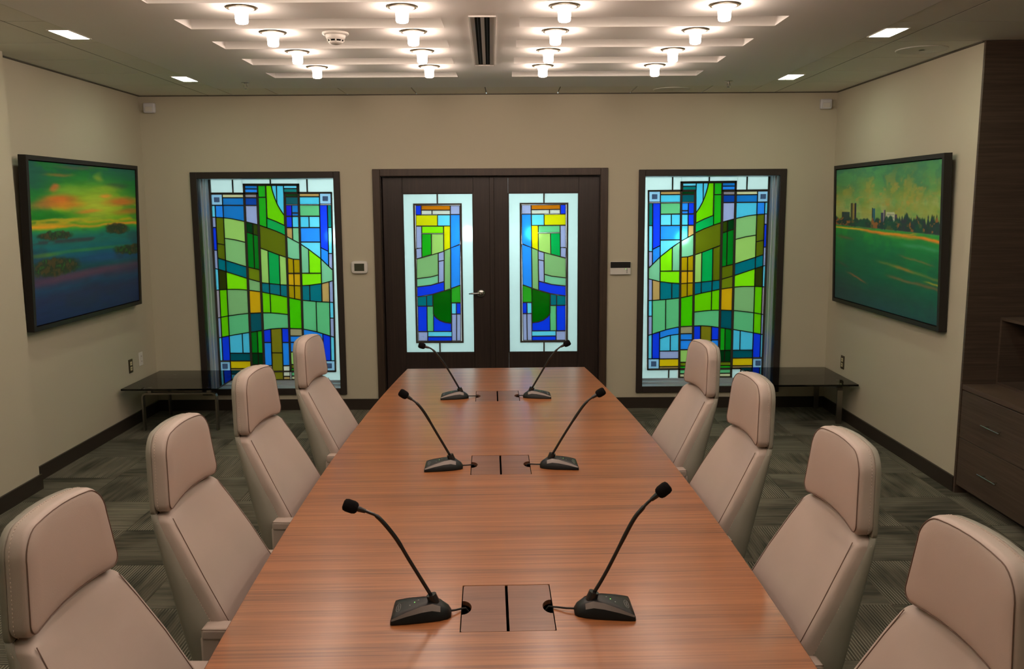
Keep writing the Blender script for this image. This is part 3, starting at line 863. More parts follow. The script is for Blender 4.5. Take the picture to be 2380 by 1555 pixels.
dl = build_door(0, False, 'dark wood glazed door leaf with the lever handle')
dr = build_door(1, True, 'dark wood glazed door leaf without a handle')
# astragal on the leaf without handle
mm = MB(); mm.rbox(DCX - dr.location.x - 0.012, DCX - dr.location.x + 0.030, -0.010, 0.0, 0.01, 2.095, 0.003, 1); mm.build('astragal', DARKWOOD, dr)
# lever set on the other leaf
hx, hz = -0.278 - dl.location.x, 1.058
ro = MB()
prof = [(0.0, -0.022), (0.016, -0.022), (0.030, -0.017), (0.036, -0.009), (0.038, 0.0)]
R_ = [[(hx + (r * (1 + (0.05 if (i % 2) and r > 0.025 else 0))) * math.cos(2 * PI * i / 32), y, hz + (r * (1 + (0.05 if (i % 2) and r > 0.025 else 0))) * math.sin(2 * PI * i / 32)) for i in range(32)] for r, y in prof[1:]]
ro.rings(R_, True, False)
rose = ro.build('rosette', CHROME, dl)
lv = MB()
lv.tube([(hx, -0.02, hz), (hx, -0.045, hz)], 0.009, 12)
lv.tube([(hx + 0.004, -0.05, hz), (hx - 0.03, -0.052, hz + 0.002), (hx - 0.075, -0.052, hz + 0.002), (hx - 0.108, -0.046, hz - 0.001)], [0.010, 0.0095, 0.008, 0.005], 12)
lv.build('lever', CHROME, dl)
mm = MB(); mm.cyl((hx, -0.051, hz), (hx, -0.062, hz), 0.007, 0.006, 14); mm.build('keyhole', STEEL, dl)

# casing around the doors
t = thing('trim_1', 'dark wood casing around the double doors', 'trim', ((DOOR[0] + DOOR[1]) / 2, D, 0), 0, None, 'structure')
hw = (DOOR[1] - DOOR[0]) / 2
for s in (-1, 1):
    a, b = sorted((s * hw, s * (hw - 0.066))); mm = MB(); mm.rbox(a, b, -0.025, 0.0, 0.0, DOOR[3], 0.003, 1); mm.build('side_casing', CASING, t)
    a, b = sorted((s * (hw - 0.028), s * (hw - 0.070))); mm = MB(); mm.box(a, b, 0.0, 0.20, 0.0, DOOR[3] - 0.03); mm.build('jamb', DARKWOOD, t)
mm = MB(); mm.rbox(-hw + 0.066, hw - 0.066, -0.025, 0.0, DOOR[3] - 0.062, DOOR[3], 0.003, 1); mm.build('head_casing', CASING, t)
mm = MB(); mm.box(-hw + 0.07, hw - 0.07, 0.0, 0.20, DOOR[3] - 0.066, DOOR[3] - 0.031); mm.build('head_jamb', DARKWOOD, t)
mm = MB(); mm.box(-hw + 0.069, -hw + 0.085, 0.106, 0.13, 0.0, 2.10); mm.box(hw - 0.085, hw - 0.069, 0.106, 0.13, 0.0, 2.10); mm.box(-hw + 0.085, hw - 0.085, 0.106, 0.13, 2.085, 2.102); mm.build('door_stop', DARKWOOD, t)
mm = MB(); mm.cyl((0.0, 0.055, 2.087), (0.0, 0.060, 2.087), 0.008, None, 12); o = mm.build('door_catch', WHITEP, t); o['label'] = 'tiny bright metal catch'  # white disc in place of the light leaking through the door gap

# ------------------------------------------------------------------ conference table
T_ANG = 0.0146 + 0.0109 * 0     # table runs slightly askew
TY0 = 2.90; TX0 = -0.018 - 0.0255 * (TY0 - 2.303)
T_ANG = 0.0255
table = thing('conference_table', 'long boat shaped walnut conference table with cable hatches', 'table', (TX0, TY0, 0), T_ANG)
TZ = 0.74; TTH = 0.035
def halfw(y):
    return 0.757 - 0.0160 * y * y
HATCH_Y = [2.303 - TY0, 3.657 - TY0, 5.030 - TY0]
HWX, HWY = 0.128, 0.1425
def table_top():
    m = MB()
    ys = list(np.linspace(-3.0, 3.02, 45))
    for hy in HATCH_Y: ys += [hy - HWY, hy + HWY]
    ys = sorted(ys)
    top = TZ; bot = TZ - TTH
    def cell(xa0, xb0, xa1, xb1, ya, yb, z, flip):
        v = [(xa0, ya, z), (xb0, ya, z), (xb1, yb, z), (xa1, yb, z)]
        m.add(v, [(0, 1, 2, 3)] if not flip else [(3, 2, 1, 0)])
    ch = 0.003
    for ya, yb in zip(ys[:-1], ys[1:]):
        if yb - ya < 1e-6: continue
        mid = (ya + yb) / 2
        hole = any(abs(mid - hy) < HWY for hy in HATCH_Y)
        wa, wb = halfw(ya), halfw(yb)
        for z, fl, ins in ((top, False, ch), (bot, True, 0)):
            cell(-wa + ins, -HWX, -wb + ins, -HWX, ya, yb, z, fl)
            cell(HWX, wa - ins, HWX, wb - ins, ya, yb, z, fl)
            if not hole: cell(-HWX, HWX, -HWX, HWX, ya, yb, z, fl)
    # hatch rim faces
    for hy in HATCH_Y:
        a, b = hy - HWY, hy + HWY
        for p, q in (((-HWX, a), (HWX, a)), ((HWX, a), (HWX, b)), ((HWX, b), (-HWX, b)), ((-HWX, b), (-HWX, a))):
            m.add([(*p, top), (*q, top), (*q, bot), (*p, bot)], [(0, 1, 2, 3)])
    return m
def table_edge():
    m = MB()
    ys = list(np.linspace(-3.0, 3.02, 45)); ch = 0.003
    out = [(halfw(y), y) for y in ys]; outl = [(-halfw(y), y) for y in reversed(ys)]
    loop = out + outl
    n = len(loop)
    def ring(ins, z): return [(x - math.copysign(ins, x), y - math.copysign(ins, y) * (1 if abs(y) > 2.99 else 0), z) for x, y in loop]
    v = ring(ch, TZ) + ring(0, TZ - ch) + ring(0, TZ - TTH)
    f = []
    for k in range(2):
        for i in range(n):
            j = (i + 1) % n
            f.append((k * n + j, k * n + i, (k + 1) * n + i, (k + 1) * n + j))
    m.add(v, f)
    return m
table_top().build('tabletop', WALNUT, table)
table_edge().build('edge_band', EDGEW, table)
for yy in (-1.6, 0.15, 1.8):
    mm = MB(); mm.rbox(-0.20, 0.20, yy - 0.30, yy + 0.22, 0.0, TZ - TTH, 0.01, 2); mm.build('pedestal', WALNUT, table)
# hatches
def lid_poly(s):
    # outer edge has a finger notch in its middle
    xi, xo = 0.004, HWX - 0.003
    a = HWY - 0.0025
    p = [(xi, -a), (xo - 0.004, -a), (xo, -a + 0.004)]
    R0 = 0.042
    for k in range(13):
        th = -PI / 2 + PI * k / 12
        p.append((xo - 0.026 * math.cos(th) if abs(math.cos(th)) > 1e-6 else xo, R0 * math.sin(th)))
    p += [(xo, a - 0.004), (xo - 0.004, a), (xi, a)]
    return [(s * x, y) for x, y in p]
for hy in HATCH_Y:
    mm = MB()
    z0, z1 = TZ - 0.10, TZ - 0.012
    mm.box(-HWX, HWX, hy - HWY, hy + HWY, z0 - 0.004, z0)
    for b in ((-HWX - 0.004, -HWX + 0.0005), (HWX - 0.0005, HWX + 0.004)): mm.box(b[0], b[1], hy - HWY, hy + HWY, z0, TZ - 0.004)
    for b in ((hy - HWY - 0.004, hy - HWY + 0.0005), (hy + HWY - 0.0005, hy + HWY + 0.004)): mm.box(-HWX, HWX, b[0], b[1], z0, TZ - 0.004)
    hb = mm.build('hatch_box', BLACKHOLE, table)
    for s in (-1, 1):
        mm = MB(); mm.prism_z([(x, y + hy) for x, y in lid_poly(s)], TZ - 0.013, TZ - 0.0005)
        mm.build('hatch_lid', WALNUT_LID, hb)

# ------------------------------------------------------------------ conference chairs
def rounded_outline(wb, wt, z0, z1, rb, rt, arch=0.0, nseg=7, nedge=6):
    """closed outline in (y, z), bottom edge arched upwards in its middle"""
    pts = []
    def arc(cy, cz, r, a0, a1):
        for k in range(nseg + 1):
            a = a0 + (a1 - a0) * k / nseg
            pts.append([cy + r * math.cos(a), cz + r * math.sin(a)])
    def edge(p, q):
        for k in range(1, nedge):
            t = k / nedge
            pts.append([p[0] + (q[0] - p[0]) * t, p[1] + (q[1] - p[1]) * t])
    arc(wb - rb, z0 + rb, rb, -PI / 2, 0); edge((wb, z0 + rb), (wt, z1 - rt)); arc(wt - rt, z1 - rt, rt, 0, PI / 2)
    edge((wt - rt, z1), (-wt + rt, z1)); arc(-wt + rt, z1 - rt, rt, PI / 2, PI); edge((-wt, z1 - rt), (-wb, z0 + rb)); arc(-wb + rb, z0 + rb, rb, PI, 1.5 * PI)
    edge((-wb + rb, z0), (wb - rb, z0))
    if arch:
        for p in pts:
            t = max(0.0, 1 - (p[0] / wb) ** 2); k = max(0.0, 1 - (p[1] - z0) / (0.35 * (z1 - z0)))
            p[1] += arch * t * k
    return pts
def cushion(outline, T, r, puff, base, rear_r=0.006, pin=(0.42, 0.10)):
    ys = [p[0] for p in outline]; zs = [p[1] for p in outline]
    hw = max(abs(v) for v in ys); zc = (min(zs) + max(zs)) / 2; hz = (max(zs) - min(zs)) / 2
    def ring(ins, x):
        out = []
        ky = max(0.02, 1 - ins / hw); kz = max(0.02, 1 - ins / hz)
        if ins < -1: ky = kz = -ins - 2
        for y, z in outline:
            Y = y * ky; Z = zc + (z - zc) * kz
            pf = puff * max(0.0, 1 - (Y / (hw - r)) ** 2) ** 0.7 * max(0.0, 1 - ((Z - zc) / (hz - r)) ** 2) ** 0.7 if x >= T else 0.0
            out.append((base(Y, Z) + x + pf, Y, Z))
        return out
    mn = min(hw, hz)
    fr = 1 - r * 1.5 / mn
    prof = [(-2 - fr * k, T) for k in (0.04, 0.16, 0.3, 0.45, 0.6, 0.75, 0.9)] + [(r, T), (r * 0.6, T - 0.08 * r), (r * 0.29, T - 0.29 * r), (r * 0.08, T - 0.6 * r), (0, T - r), (0, rear_r), (rear_r * 0.3, rear_r * 0.3), (rear_r, 0), (-2.5, 0), (-2.04, 0)]
    rings = [ring(i, x) for i, x in prof]
    m = MB(); m.rings([list(reversed(q)) for q in rings], True, True)
    pipe = ring(r * pin[0], T - pin[1] * r)
    back = ring(-0.0004, rear_r * 1.6)
    return m, pipe, back

def interp(z, tbl):
    return float(np.interp(z, [t[0] for t in tbl], [t[1] for t in tbl]))
XREAR = [(0.36, 0.150), (0.52, 0.108), (0.75, 0.050), (0.95, 0.0), (1.2, -0.03)]
XSEAM = [(0.36, 0.30), (0.50, 0.243), (0.63, 0.181), (0.78, 0.103), (0.90, 0.040), (0.95, 0.012)]
WID = [(0.36, 0.238), (0.50, 0.252), (0.63, 0.250), (0.78, 0.236), (0.90, 0.215), (0.955, 0.200)]
CAXIS = 0.40                       # pedestal axis ahead of the rear edge at the headrest joint

STITCH = simple('pale_stitch_thread', (214, 196, 184), 0.6)
def stitches(ring, pitch=0.009, length=0.0055):
    """short thread dashes along a closed loop"""
    P_ = [Vector(p) for p in ring]; P_.append(P_[0])
    m = MB(); acc = 0.0; nxt = 0.0
    for a, b in zip(P_[:-1], P_[1:]):
        L = (b - a).length
        if L < 1e-6: continue
        d = (b - a) / L
        while nxt < acc + L:
            p = a + d * (nxt - acc)
            m.tube([p, p + d * length], 0.0007, 4)
            nxt += pitch
        acc += L
    return m
def crown(ol, z1, w, h):
    for p in ol:
        k = max(0.0, 1 - (z1 - p[1]) / 0.08)
        p[1] += h * k * max(0.0, 1 - (p[0] / w) ** 2)
    return ol
def build_chair():
    t = thing('conference_chair', 'x', 'chair', (0, 0, 0), 0, 'blush leather conference chairs around the table')
    # headrest
    ol = crown(rounded_outline(0.200, 0.178, 0.957, 1.178, 0.030, 0.062, arch=0.016), 1.178, 0.178, 0.018)
    base = lambda y, z: -CAXIS + 0.004 - 0.06 * (z - 0.95) + 0.25 * y * y
    m, pipe, back = cushion(ol, 0.048, 0.016, 0.007, base, 0.008)
    hr = m.build('headrest', LEATHER, t)
    mm = MB(); mm.tube(pipe, 0.0013, 6, True); mm.build('piping', PIPING, hr)
    stitches(back).build('stitching', STITCH, hr)
    # thin shell plate behind the headrest
    ol2 = crown(rounded_outline(0.201, 0.179, 0.950, 1.176, 0.02, 0.060), 1.176, 0.178, 0.018)
    m, _, _ = cushion(ol2, 0.016, 0.004, 0.0, lambda y, z: base(y, z) - 0.014, 0.004)
    m.build('headrest_shell', LEATHER_SHELL, t)
    # backrest cushion
    zt, zb = 0.952, 0.44
    N = 26
    ol = []
    for k in range(N + 1):
        z = zb + (zt - 0.022 - zb) * k / N; ol.append([interp(z, WID), z])
    for k in range(1, 8):
        a = PI / 2 * k / 8; w = interp(zt - 0.022, WID); ol.append([w - 0.022 + 0.022 * math.cos(a), zt - 0.022 + 0.022 * math.sin(a)])
    w = interp(zt - 0.022, WID) - 0.022
    for k in range(0, 13):
        ol.append([w - 2 * w * k / 12, zt])
    for k in range(1, 8):
        a = PI / 2 + PI / 2 * k / 8; ol.append([-w + 0.022 * math.cos(a), zt - 0.022 + 0.022 * math.sin(a)])
    for k in range(N + 1):
        z = zt - 0.022 - (zt - 0.022 - zb) * k / N; ol.append([-interp(z, WID), z])
    for k in range(1, 12):
        w = interp(zb, WID); ol.append([-w + 2 * w * k / 12, zb])
    for p in ol:   # top edge arched
        k = max(0.0, (p[1] - 0.86) / (zt - 0.86)); p[1] += 0.020 * k * max(0.0, 1 - (p[0] / 0.2) ** 2)
    base = lambda y, z: -CAXIS + interp(z, XSEAM) - 0.030 * (1 - (y / 0.25) ** 2)
    m, pipe, back = cushion(ol, 0.056, 0.024, 0.004, base, 0.006, (0.85, 0.0))
    br = m.build('backrest', LEATHER, t)
    for sd in (-1, 1):
        pp = sorted([p for p in pipe if p[1] * sd > 0.1 and 0.46 < p[2] < 0.90], key=lambda p: p[2])
        e = Vector(pp[-1]) + (Vector(pp[-1]) - Vector(pp[-4])).normalized() * 0.055
        mm = MB(); mm.tube(pp + [tuple(e)], 0.0013, 6); mm.build('piping', PIPING, br)
    stitches([p for p in back if p[2] > 0.46]).build('stitching', STITCH, br)
    # outer shell, a wedge that deepens towards the seat
    rings = []
    for z in np.linspace(0.36, 0.958, 22):
        w = interp(z, WID) + 0.001; xr = -CAXIS + interp(z, XREAR) ; xf = -CAXIS + interp(z, XSEAM) + 0.008
        xf = max(xf, xr + 0.012)
        rc = min(0.035, (xf - xr) * 0.45)
        ring = []
        for k in range(7):
            a = PI + PI / 2 * k / 6
            ring.append((xr + rc + rc * math.cos(a), -w + rc + rc * math.sin(a), z))
        ring.append((xf, -w, z)); 
        for k in range(1, 10):
            y = -w + 2 * w * k / 10; ring.append((xf - 0.028 * (1 - (y / w) ** 2), y, z))
        ring.append((xf, w, z))
        for k in range(7):
            a = PI / 2 + PI / 2 * k / 6
            ring.append((xr + rc + rc * math.cos(a), w - rc + rc * math.sin(a), z))
        for k in range(1, 10):
            y = w - rc - 2 * (w - rc) * k / 10; ring.append((xr - 0.022 * (1 - (y / w) ** 2), y, z))
        rings.append(ring)
    m = MB(); m.rings(rings, True, True); m.build('shell', LEATHER_SHELL, t)
    # seat, arms, pedestal
    m = MB(); m.rbox(-0.20, 0.27, -0.245, 0.245, 0.405, 0.500, 0.035, 4); st = m.build('seat', LEATHER, t)
    m = MB(); m.rbox(-0.16, 0.20, -0.20, 0.20, 0.375, 0.408, 0.01, 2); m.build('seat_pan', BLACKP, t)
    for s in (-1, 1):
        m = MB(); a, b = sorted((s * 0.236, s * 0.296)); m.rbox(-0.235, 0.16, a, b, 0.615, 0.652, 0.010, 3)
        ar = m.build('armrest', LEATHER, t)
        m = MB(); a2, b2 = sorted((s * 0.240, s * 0.292)); m.rbox(-0.240, -0.175, a2, b2, 0.40, 0.625, 0.010, 2); m.rbox(0.07, 0.13, a2, b2, 0.40, 0.625, 0.010, 2)
        m.rbox(-0.235, 0.125, a2, b2, 0.39, 0.43, 0.010, 2)
        m.build('arm_post', LEATHER, ar)
        m = MB(); m.tube([(-0.233, a + 0.003, 0.648), (0.15, a + 0.003, 0.648), (0.158, (a + b) / 2, 0.648), (0.15, b - 0.003, 0.648), (-0.233, b - 0.003, 0.648)], 0.0014, 5); m.build('piping', PIPING, ar)
    m = MB(); m.cyl((0, 0, 0.30), (0, 0, 0.38), 0.020, None, 16); m.cyl((0, 0, 0.10), (0, 0, 0.31), 0.028, None, 16); m.build('gas_column', CHROME, t)
    for k in range(5):
        a = 2 * PI * k / 5 + 0.3; ca, sa = math.cos(a), math.sin(a)
        m = MB(); m.tube([(0.02 * ca, 0.02 * sa, 0.115), (0.16 * ca, 0.16 * sa, 0.098), (0.30 * ca, 0.30 * sa, 0.075)], [0.026, 0.021, 0.014], 10)
        lg = m.build('base_leg', CHROME, t)
        m = MB(); c = Vector((0.29 * ca, 0.29 * sa, 0.028)); tv = Vector((-sa, ca, 0))
        m.cyl(c - tv * 0.020, c - tv * 0.004, 0.028, None, 16); m.cyl(c + tv * 0.004, c + tv * 0.020, 0.028, None, 16); m.cyl((c.x, c.y, 0.03), (c.x, c.y, 0.075), 0.007, None, 8)
        m.build('caster', RUBBER, lg)
    return t
# (x of the rear edge, y of the centre, turn, label)
ordn = ['nearest the double doors', 'second from the double doors', 'third from the double doors', 'fourth from the double doors']
CH_L = [(-1.054, 4.405, 3.0), (-1.074, 3.520, 3.5), (-1.058, 2.655, 1.2), (-1.052, 1.895, 1.0)]
CH_R = [(0.938, 4.150, 4.0), (0.944, 3.305, 2.5), (0.972, 2.440, 1.5), (0.950, 1.675, 3.0)]
proto = build_chair()
first = True
for side, lst in (('sunset', CH_L), ('skyline', CH_R)):
    for k, (xr, yc, deg) in enumerate(lst):
        if first: c = proto; first = False
        else: c = copy_tree(proto)
        s = 1 if side == 'sunset' else -1
        a = -math.radians(deg) if s > 0 else PI + math.radians(deg)
        fx, fy = math.cos(a), math.sin(a)
        c.location = (xr + fx * CAXIS, yc + fy * CAXIS, 0)
        c.rotation_euler = (0, 0, a)
        c['label'] = 'blush leather chair on the %s painting side, %s' % (side, ordn[k])

# ------------------------------------------------------------------ gooseneck microphones
def build_mic(label, hatch_y, s, stem, lxa):
    """s = -1 towards the sunset wall, +1 towards the skyline wall; stem = (dx, z) points of the neck"""
    a = T_ANG
    lx, ly = s * lxa, hatch_y - 0.038
    wx = TX0 + lx * math.cos(a) - ly * math.sin(a); wy = TY0 + lx * math.sin(a) + ly * math.cos(a)
    t = thing('gooseneck_microphone', label, 'microphone', (wx, wy, TZ), a, 'black gooseneck microphones on the conference table')
    # base: lofted wedge, wide at the outer end
    secs = [(-0.078, 0.020, 0.010, 0.55), (-0.070, 0.030, 0.021, 0.55), (-0.050, 0.040, 0.034, 0.52), (-0.028, 0.046, 0.042, 0.50), (0.0, 0.052, 0.039, 0.58), (0.04, 0.058, 0.029, 0.76), (0.070, 0.061, 0.019, 0.90), (0.080, 0.061, 0.015, 0.93), (0.083, 0.058, 0.009, 0.95)]
    rings = []
    for x, hwid, h, top in secs:
        r = [(-hwid, 0.0), (-hwid * 1.0, 0.004), (-hwid * (0.5 + top / 2), h * 0.62), (-hwid * top, h * 0.97), (-hwid * top * 0.5, h), (0, h), (hwid * top * 0.5, h), (hwid * top, h * 0.97), (hwid * (0.5 + top / 2), h * 0.62), (hwid, 0.004), (hwid, 0.0)]
        rings.append([(s * x, y, z) for y, z in r])
    if s < 0: rings = [list(reversed(q)) for q in rings]
    m = MB(); m.rings(rings, True, True); bs = m.build('base', BLACKP, t)
    # satin flank towards the viewer
    for sd in (-1, 1):
        v = []; 
        for x, hwid, h, top in secs[2:8]:
            kx = (x + 0.05) / 0.13
            za, zb = h * 0.97, h * (0.66 - 0.04 * (1 - kx))
            ya, yb = hwid * top, hwid * (top + (0.5 + top / 2 - top) * min(1, (0.97 - zb / h) / 0.35))
            v += [(s * x, sd * (ya + 0.0008), za + 0.0006), (s * x, sd * (yb + 0.0012), zb + 0.0006)]
        f = [(2 * k, 2 * k + 1, 2 * k + 3, 2 * k + 2) for k in range(5)]
        if s * sd > 0: f = [tuple(reversed(q)) for q in f]
        m = MB(); m.add(v, f, True); m.build('satin_strip', SILVERP, bs)
    # collar, neck, windscreen
    x0 = -0.028
    m = MB(); m.cyl((s * (x0 - 0.004), 0, 0.034), (s * (x0 + 0.004), 0, 0.058), 0.016, 0.014, 18); m.build('collar', BLACKG, t)
    pts = [(s * (x0 + 0.004), 0, 0.055)] + [(s * (x0 + dx), 0, z) for dx, z in stem]
    # smooth
    P_ = [Vector(p) for p in pts]; sm = []
    for i in range(len(P_) - 1):
        p0 = P_[max(i - 1, 0)]; p1 = P_[i]; p2 = P_[i + 1]; p3 = P_[min(i + 2, len(P_) - 1)]
        for k in range(6):
            u = k / 6
            sm.append(0.5 * ((2 * p1) + (-p0 + p2) * u + (2 * p0 - 5 * p1 + 4 * p2 - p3) * u * u + (-p0 + 3 * p1 - 3 * p2 + p3) * u ** 3))
    sm.append(P_[-1])
    n = len(sm)
    rad = [0.0052 if (k < n * 0.30) else (0.0060 if k < n * 0.62 else 0.0044) for k in range(n)]
    m = MB(); m.tube(sm, rad, 10); m.build('gooseneck', BLACKG, t)
    d = (P_[-1] - P_[-2]).normalized(); e = P_[-1]
    m = MB(); m.cyl(e - d * 0.022, e + d * 0.004, 0.0058, 0.0085, 12); m.build('capsule', BLACKG, t)
    prof = [(0.010, 0.0), (0.015, 0.004), (0.0175, 0.012), (0.0175, 0.030), (0.015, 0.038), (0.009, 0.041)]
    aa = d.orthogonal().normalized(); bb = d.cross(aa)
    rg = [[tuple(e + d * z + r * (math.cos(2 * PI * k / 18) * aa + math.sin(2 * PI * k / 18) * bb)) for k in range(18)] for r, z in prof]
    m = MB(); m.rings(rg, True, True); m.build('windscreen', FOAM, t)
    # marks on the deck: oval badge, two legends, a lamp
    zf = lambda x: float(np.interp(x, [q[0] for q in secs], [q[2] for q in secs])) + 0.0006
    m = MB(); pts = [(s * (0.066 + 0.006 * math.cos(2 * PI * k / 20)), 0.024 * math.sin(2 * PI * k / 20), zf(0.066 + 0.006 * math.cos(2 * PI * k / 20))) for k in range(20)]
    m.tube(pts, 0.0005, 5, True)
    for k in range(5): m.box(s * 0.066 - 0.001, s * 0.066 + 0.001, -0.014 + k * 0.006, -0.0115 + k * 0.006, zf(0.066) - 0.0006, zf(0.066) + 0.0002)
    m.build('badge', PRINT, bs)
    m = MB(); m.box(s * 0.034 - 0.0014, s * 0.034 + 0.0014, -0.0085, -0.0045, zf(0.034) - 0.001, zf(0.034)); m.box(s * 0.012 - 0.0022, s * 0.012 + 0.0022, 0.012, 0.015, zf(0.012) - 0.001, zf(0.012)); m.build('legend', PRINT, bs)
    m = MB(); m.box(s * 0.022 - 0.0012, s * 0.022 + 0.0012, 0.004, 0.0064, zf(0.022) - 0.001, zf(0.022) + 0.0002); m.build('status_light', LEDG, bs)
    # cable into the hatch
    m = MB(); e = lxa - 0.116; m.tube([(-s * 0.074, 0, 0.010), (-s * (0.074 + (e - 0.074) * 0.35), 0.006, 0.0085), (-s * (0.074 + (e - 0.074) * 0.7), 0.020, 0.0055), (-s * e, 0.030, 0.0025), (-s * (e + 0.008), 0.034, -0.010), (-s * (e + 0.012), 0.036, -0.05)], 0.0028, 8); m.build('cable', RUBBER, t)
    return t
hn = ['the cable hatch nearest the doors', 'the middle cable hatch', 'the cable hatch farthest from the doors']
stemL = {0: [(0.060, 0.155), (0.097, 0.222), (0.140, 0.278), (0.166, 0.294), (0.196, 0.305)],
         1: [(0.060, 0.155), (0.105, 0.236), (0.135, 0.278), (0.160, 0.300), (0.178, 0.312)],
         2: [(0.060, 0.155), (0.105, 0.226), (0.145, 0.276), (0.172, 0.296), (0.196, 0.303)]}
stemR = {0: [(0.040, 0.120), (0.104, 0.252), (0.132, 0.292), (0.152, 0.314), (0.174, 0.332)],
         1: [(0.060, 0.150), (0.116, 0.238), (0.146, 0.278), (0.170, 0.298), (0.190, 0.310)],
         2: [(0.060, 0.150), (0.105, 0.226), (0.142, 0.272), (0.166, 0.293), (0.188, 0.304)]}
for k, hy in enumerate(HATCH_Y):
    build_mic('black gooseneck microphone by %s, sunset painting side' % hn[2 - k], hy, -1, stemL[k], (0.232, 0.240, 0.246)[k])
    build_mic('black gooseneck microphone by %s, skyline painting side' % hn[2 - k], hy, 1, stemR[k], (0.262, 0.246, 0.227)[k])

# ------------------------------------------------------------------ ceiling lamps
def build_lamp():
    t = thing('ceiling_lamp', 'x', 'lamp', (0, 0, H), 0, 'warm frosted glass lamps on the troughed ceiling')
    m = MB(); m.lathe([(0.066, 0.002), (0.075, 0.002), (0.075, -0.004), (0.072, -0.006), (0.067, -0.004), (0.066, 0.002)], 28); m.build('trim_ring', BRONZE, t)
    m = MB(); m.lathe([(0.066, -0.002), (0.060, -0.008), (0.044, -0.012), (0.030, -0.014)], 24); m.build('flange', WHITEP, t)
    m = MB(); m.lathe([(0.040, -0.0135), (0.0345, -0.020), (0.0315, -0.034), (0.0305, -0.066), (0.027, -0.074), (0.018, -0.077)], 18); m.build('glass_shade', LAMPGLASS, t)
    return t
NUM = ['first', 'second', 'third', 'fourth', 'fifth', 'sixth', 'seventh', 'eighth', 'ninth']
lp = build_lamp(); used = False
for j, y in enumerate(LAMP_Y):
    for i, x in enumerate(LAMP_X):
        o = lp if not used else copy_tree(lp)
        used = True
        o.location = (x + cx_off(y), y, H)
        o['label'] = 'lit frosted ceiling lamp, %s row from the door wall, %s from the sunset painting side' % (NUM[j], NUM[i])

def downlight(x0, x1, y0, y1, label):
    cx, cy = (x0 + x1) / 2, (y0 + y1) / 2; hx, hy = (x1 - x0) / 2, (y1 - y0) / 2
    t = thing('square_downlight', label, 'light', (cx, cy, H), 0, 'cool white downlights along the side walls')
    m = MB(); 
    for b in ((-hx - 0.008, -hx, -hy - 0.008, hy + 0.008), (hx, hx + 0.008, -hy - 0.008, hy + 0.008), (-hx, hx, -hy - 0.008, -hy), (-hx, hx, hy, hy + 0.008)):
        m.box(b[0], b[1], b[2], b[3], -0.003, 0.004)
    m.build('rim', WHITEP, t)
    m = MB(); m.box(-hx, hx, -hy, hy, -0.001, 0.003); m.build('diffuser', DOWNGLASS, t)
for k in range(5):
    dy = -1.745 * k
    downlight(-2.515, -2.408, 6.70 + dy, 6.95 + dy, 'bright cool downlight, %s from the door wall, above the sunset painting side' % NUM[k])
    downlight(2.085, 2.205, 6.78 + dy, 7.03 + dy, 'bright cool downlight, %s from the door wall, above the skyline painting side' % NUM[k])

# slot diffuser
t = thing('air_diffuser', 'white ceiling air diffuser with two black slots', 'vent', (-0.161, (VENT[2] + VENT[3]) / 2, H), 0.023)
hx = 0.071; hy = (VENT[3] - VENT[2]) / 2
m = MB()
for b in ((-hx, -hx + 0.007, -hy, hy), (hx - 0.007, hx, -hy, hy), (-hx, hx, -hy, -hy + 0.007), (-hx, hx, hy - 0.007, hy)): m.box(*b, -0.007, 0.0)
m.build('frame', WHITEP, t)
for a, b in ((-0.064, -0.040), (-0.010, 0.010), (0.038, 0.064)):
    m = MB(); m.box(a, b, -hy + 0.007, hy - 0.007, -0.002, 0.0); m.build('plate', simple('diffuser_plate', (176, 166, 156), 0.5), t)
for a, b in ((-0.040, -0.010), (0.010, 0.038)):
    m = MB(); m.box(a, b, -hy + 0.03, hy - 0.03, -0.0012, 0.0); sl = m.build('slot', BLACKHOLE, t)
    m = MB(); xm = (a + b) / 2; m.box(xm - 0.002, xm + 0.002, -hy + 0.03, hy - 0.03, -0.0022, -0.001); m.build('vane', RUBBER, sl)
# smoke detector
t = thing('smoke_detector', 'white dome smoke detector between the ceiling lamps', 'detector', (-0.975, 5.075, H))
m = MB(); m.lathe([(0.072, 0.0), (0.074, -0.006), (0.070, -0.012), (0.056, -0.014)], 28); m.build('base_plate', WHITEP, t)
m = MB(); m.lathe([(0.056, -0.012), (0.054, -0.026), (0.047, -0.040)], 28); m.build('housing', WHITEP, t)
m = MB(); m.lathe([(0.043, -0.040), (0.038, -0.050)], 24); m.build('smoke_slot', BLACKHOLE, t)
for k in range(8):
    a = 2 * PI * k / 8 + 0.2; m = MB(); ca, sa = math.cos(a), math.sin(a)
    m.tube([(0.046 * ca, 0.046 * sa, -0.040), (0.039 * ca, 0.039 * sa, -0.050)], 0.004, 6); m.build('rib', WHITEP, t)
m = MB(); m.lathe([(0.042, -0.049), (0.036, -0.056), (0.024, -0.062), (0.010, -0.063)], 24); m.build('cap', WHITEP, t)
# sprinklers
for x, y, lb in ((-2.075, 7.06, 'small chrome sprinkler head, sunset painting side'), (1.722, 7.12, 'small chrome sprinkler head, skyline painting side')):
    t = thing('sprinkler', lb, 'sprinkler', (x, y, H), 0, 'ceiling sprinklers')
    m = MB(); m.lathe([(0.034, 0.0), (0.034, -0.003), (0.026, -0.006), (0.012, -0.006)], 20); m.build('escutcheon', CHROME, t)
    m = MB(); m.cyl((0, 0, -0.005), (0, 0, -0.022), 0.011, 0.008, 12); m.tube([(0.010, 0, -0.02), (0.013, 0, -0.033), (0.004, 0, -0.045)], 0.0025, 6); m.tube([(-0.010, 0, -0.02), (-0.013, 0, -0.033), (-0.004, 0, -0.045)], 0.0025, 6)
    m.build('body', CHROME, t)
    m = MB(); m.lathe([(0.004, -0.043), (0.014, -0.046), (0.014, -0.048), (0.003, -0.049)], 14); m.build('deflector', CHROME, t)
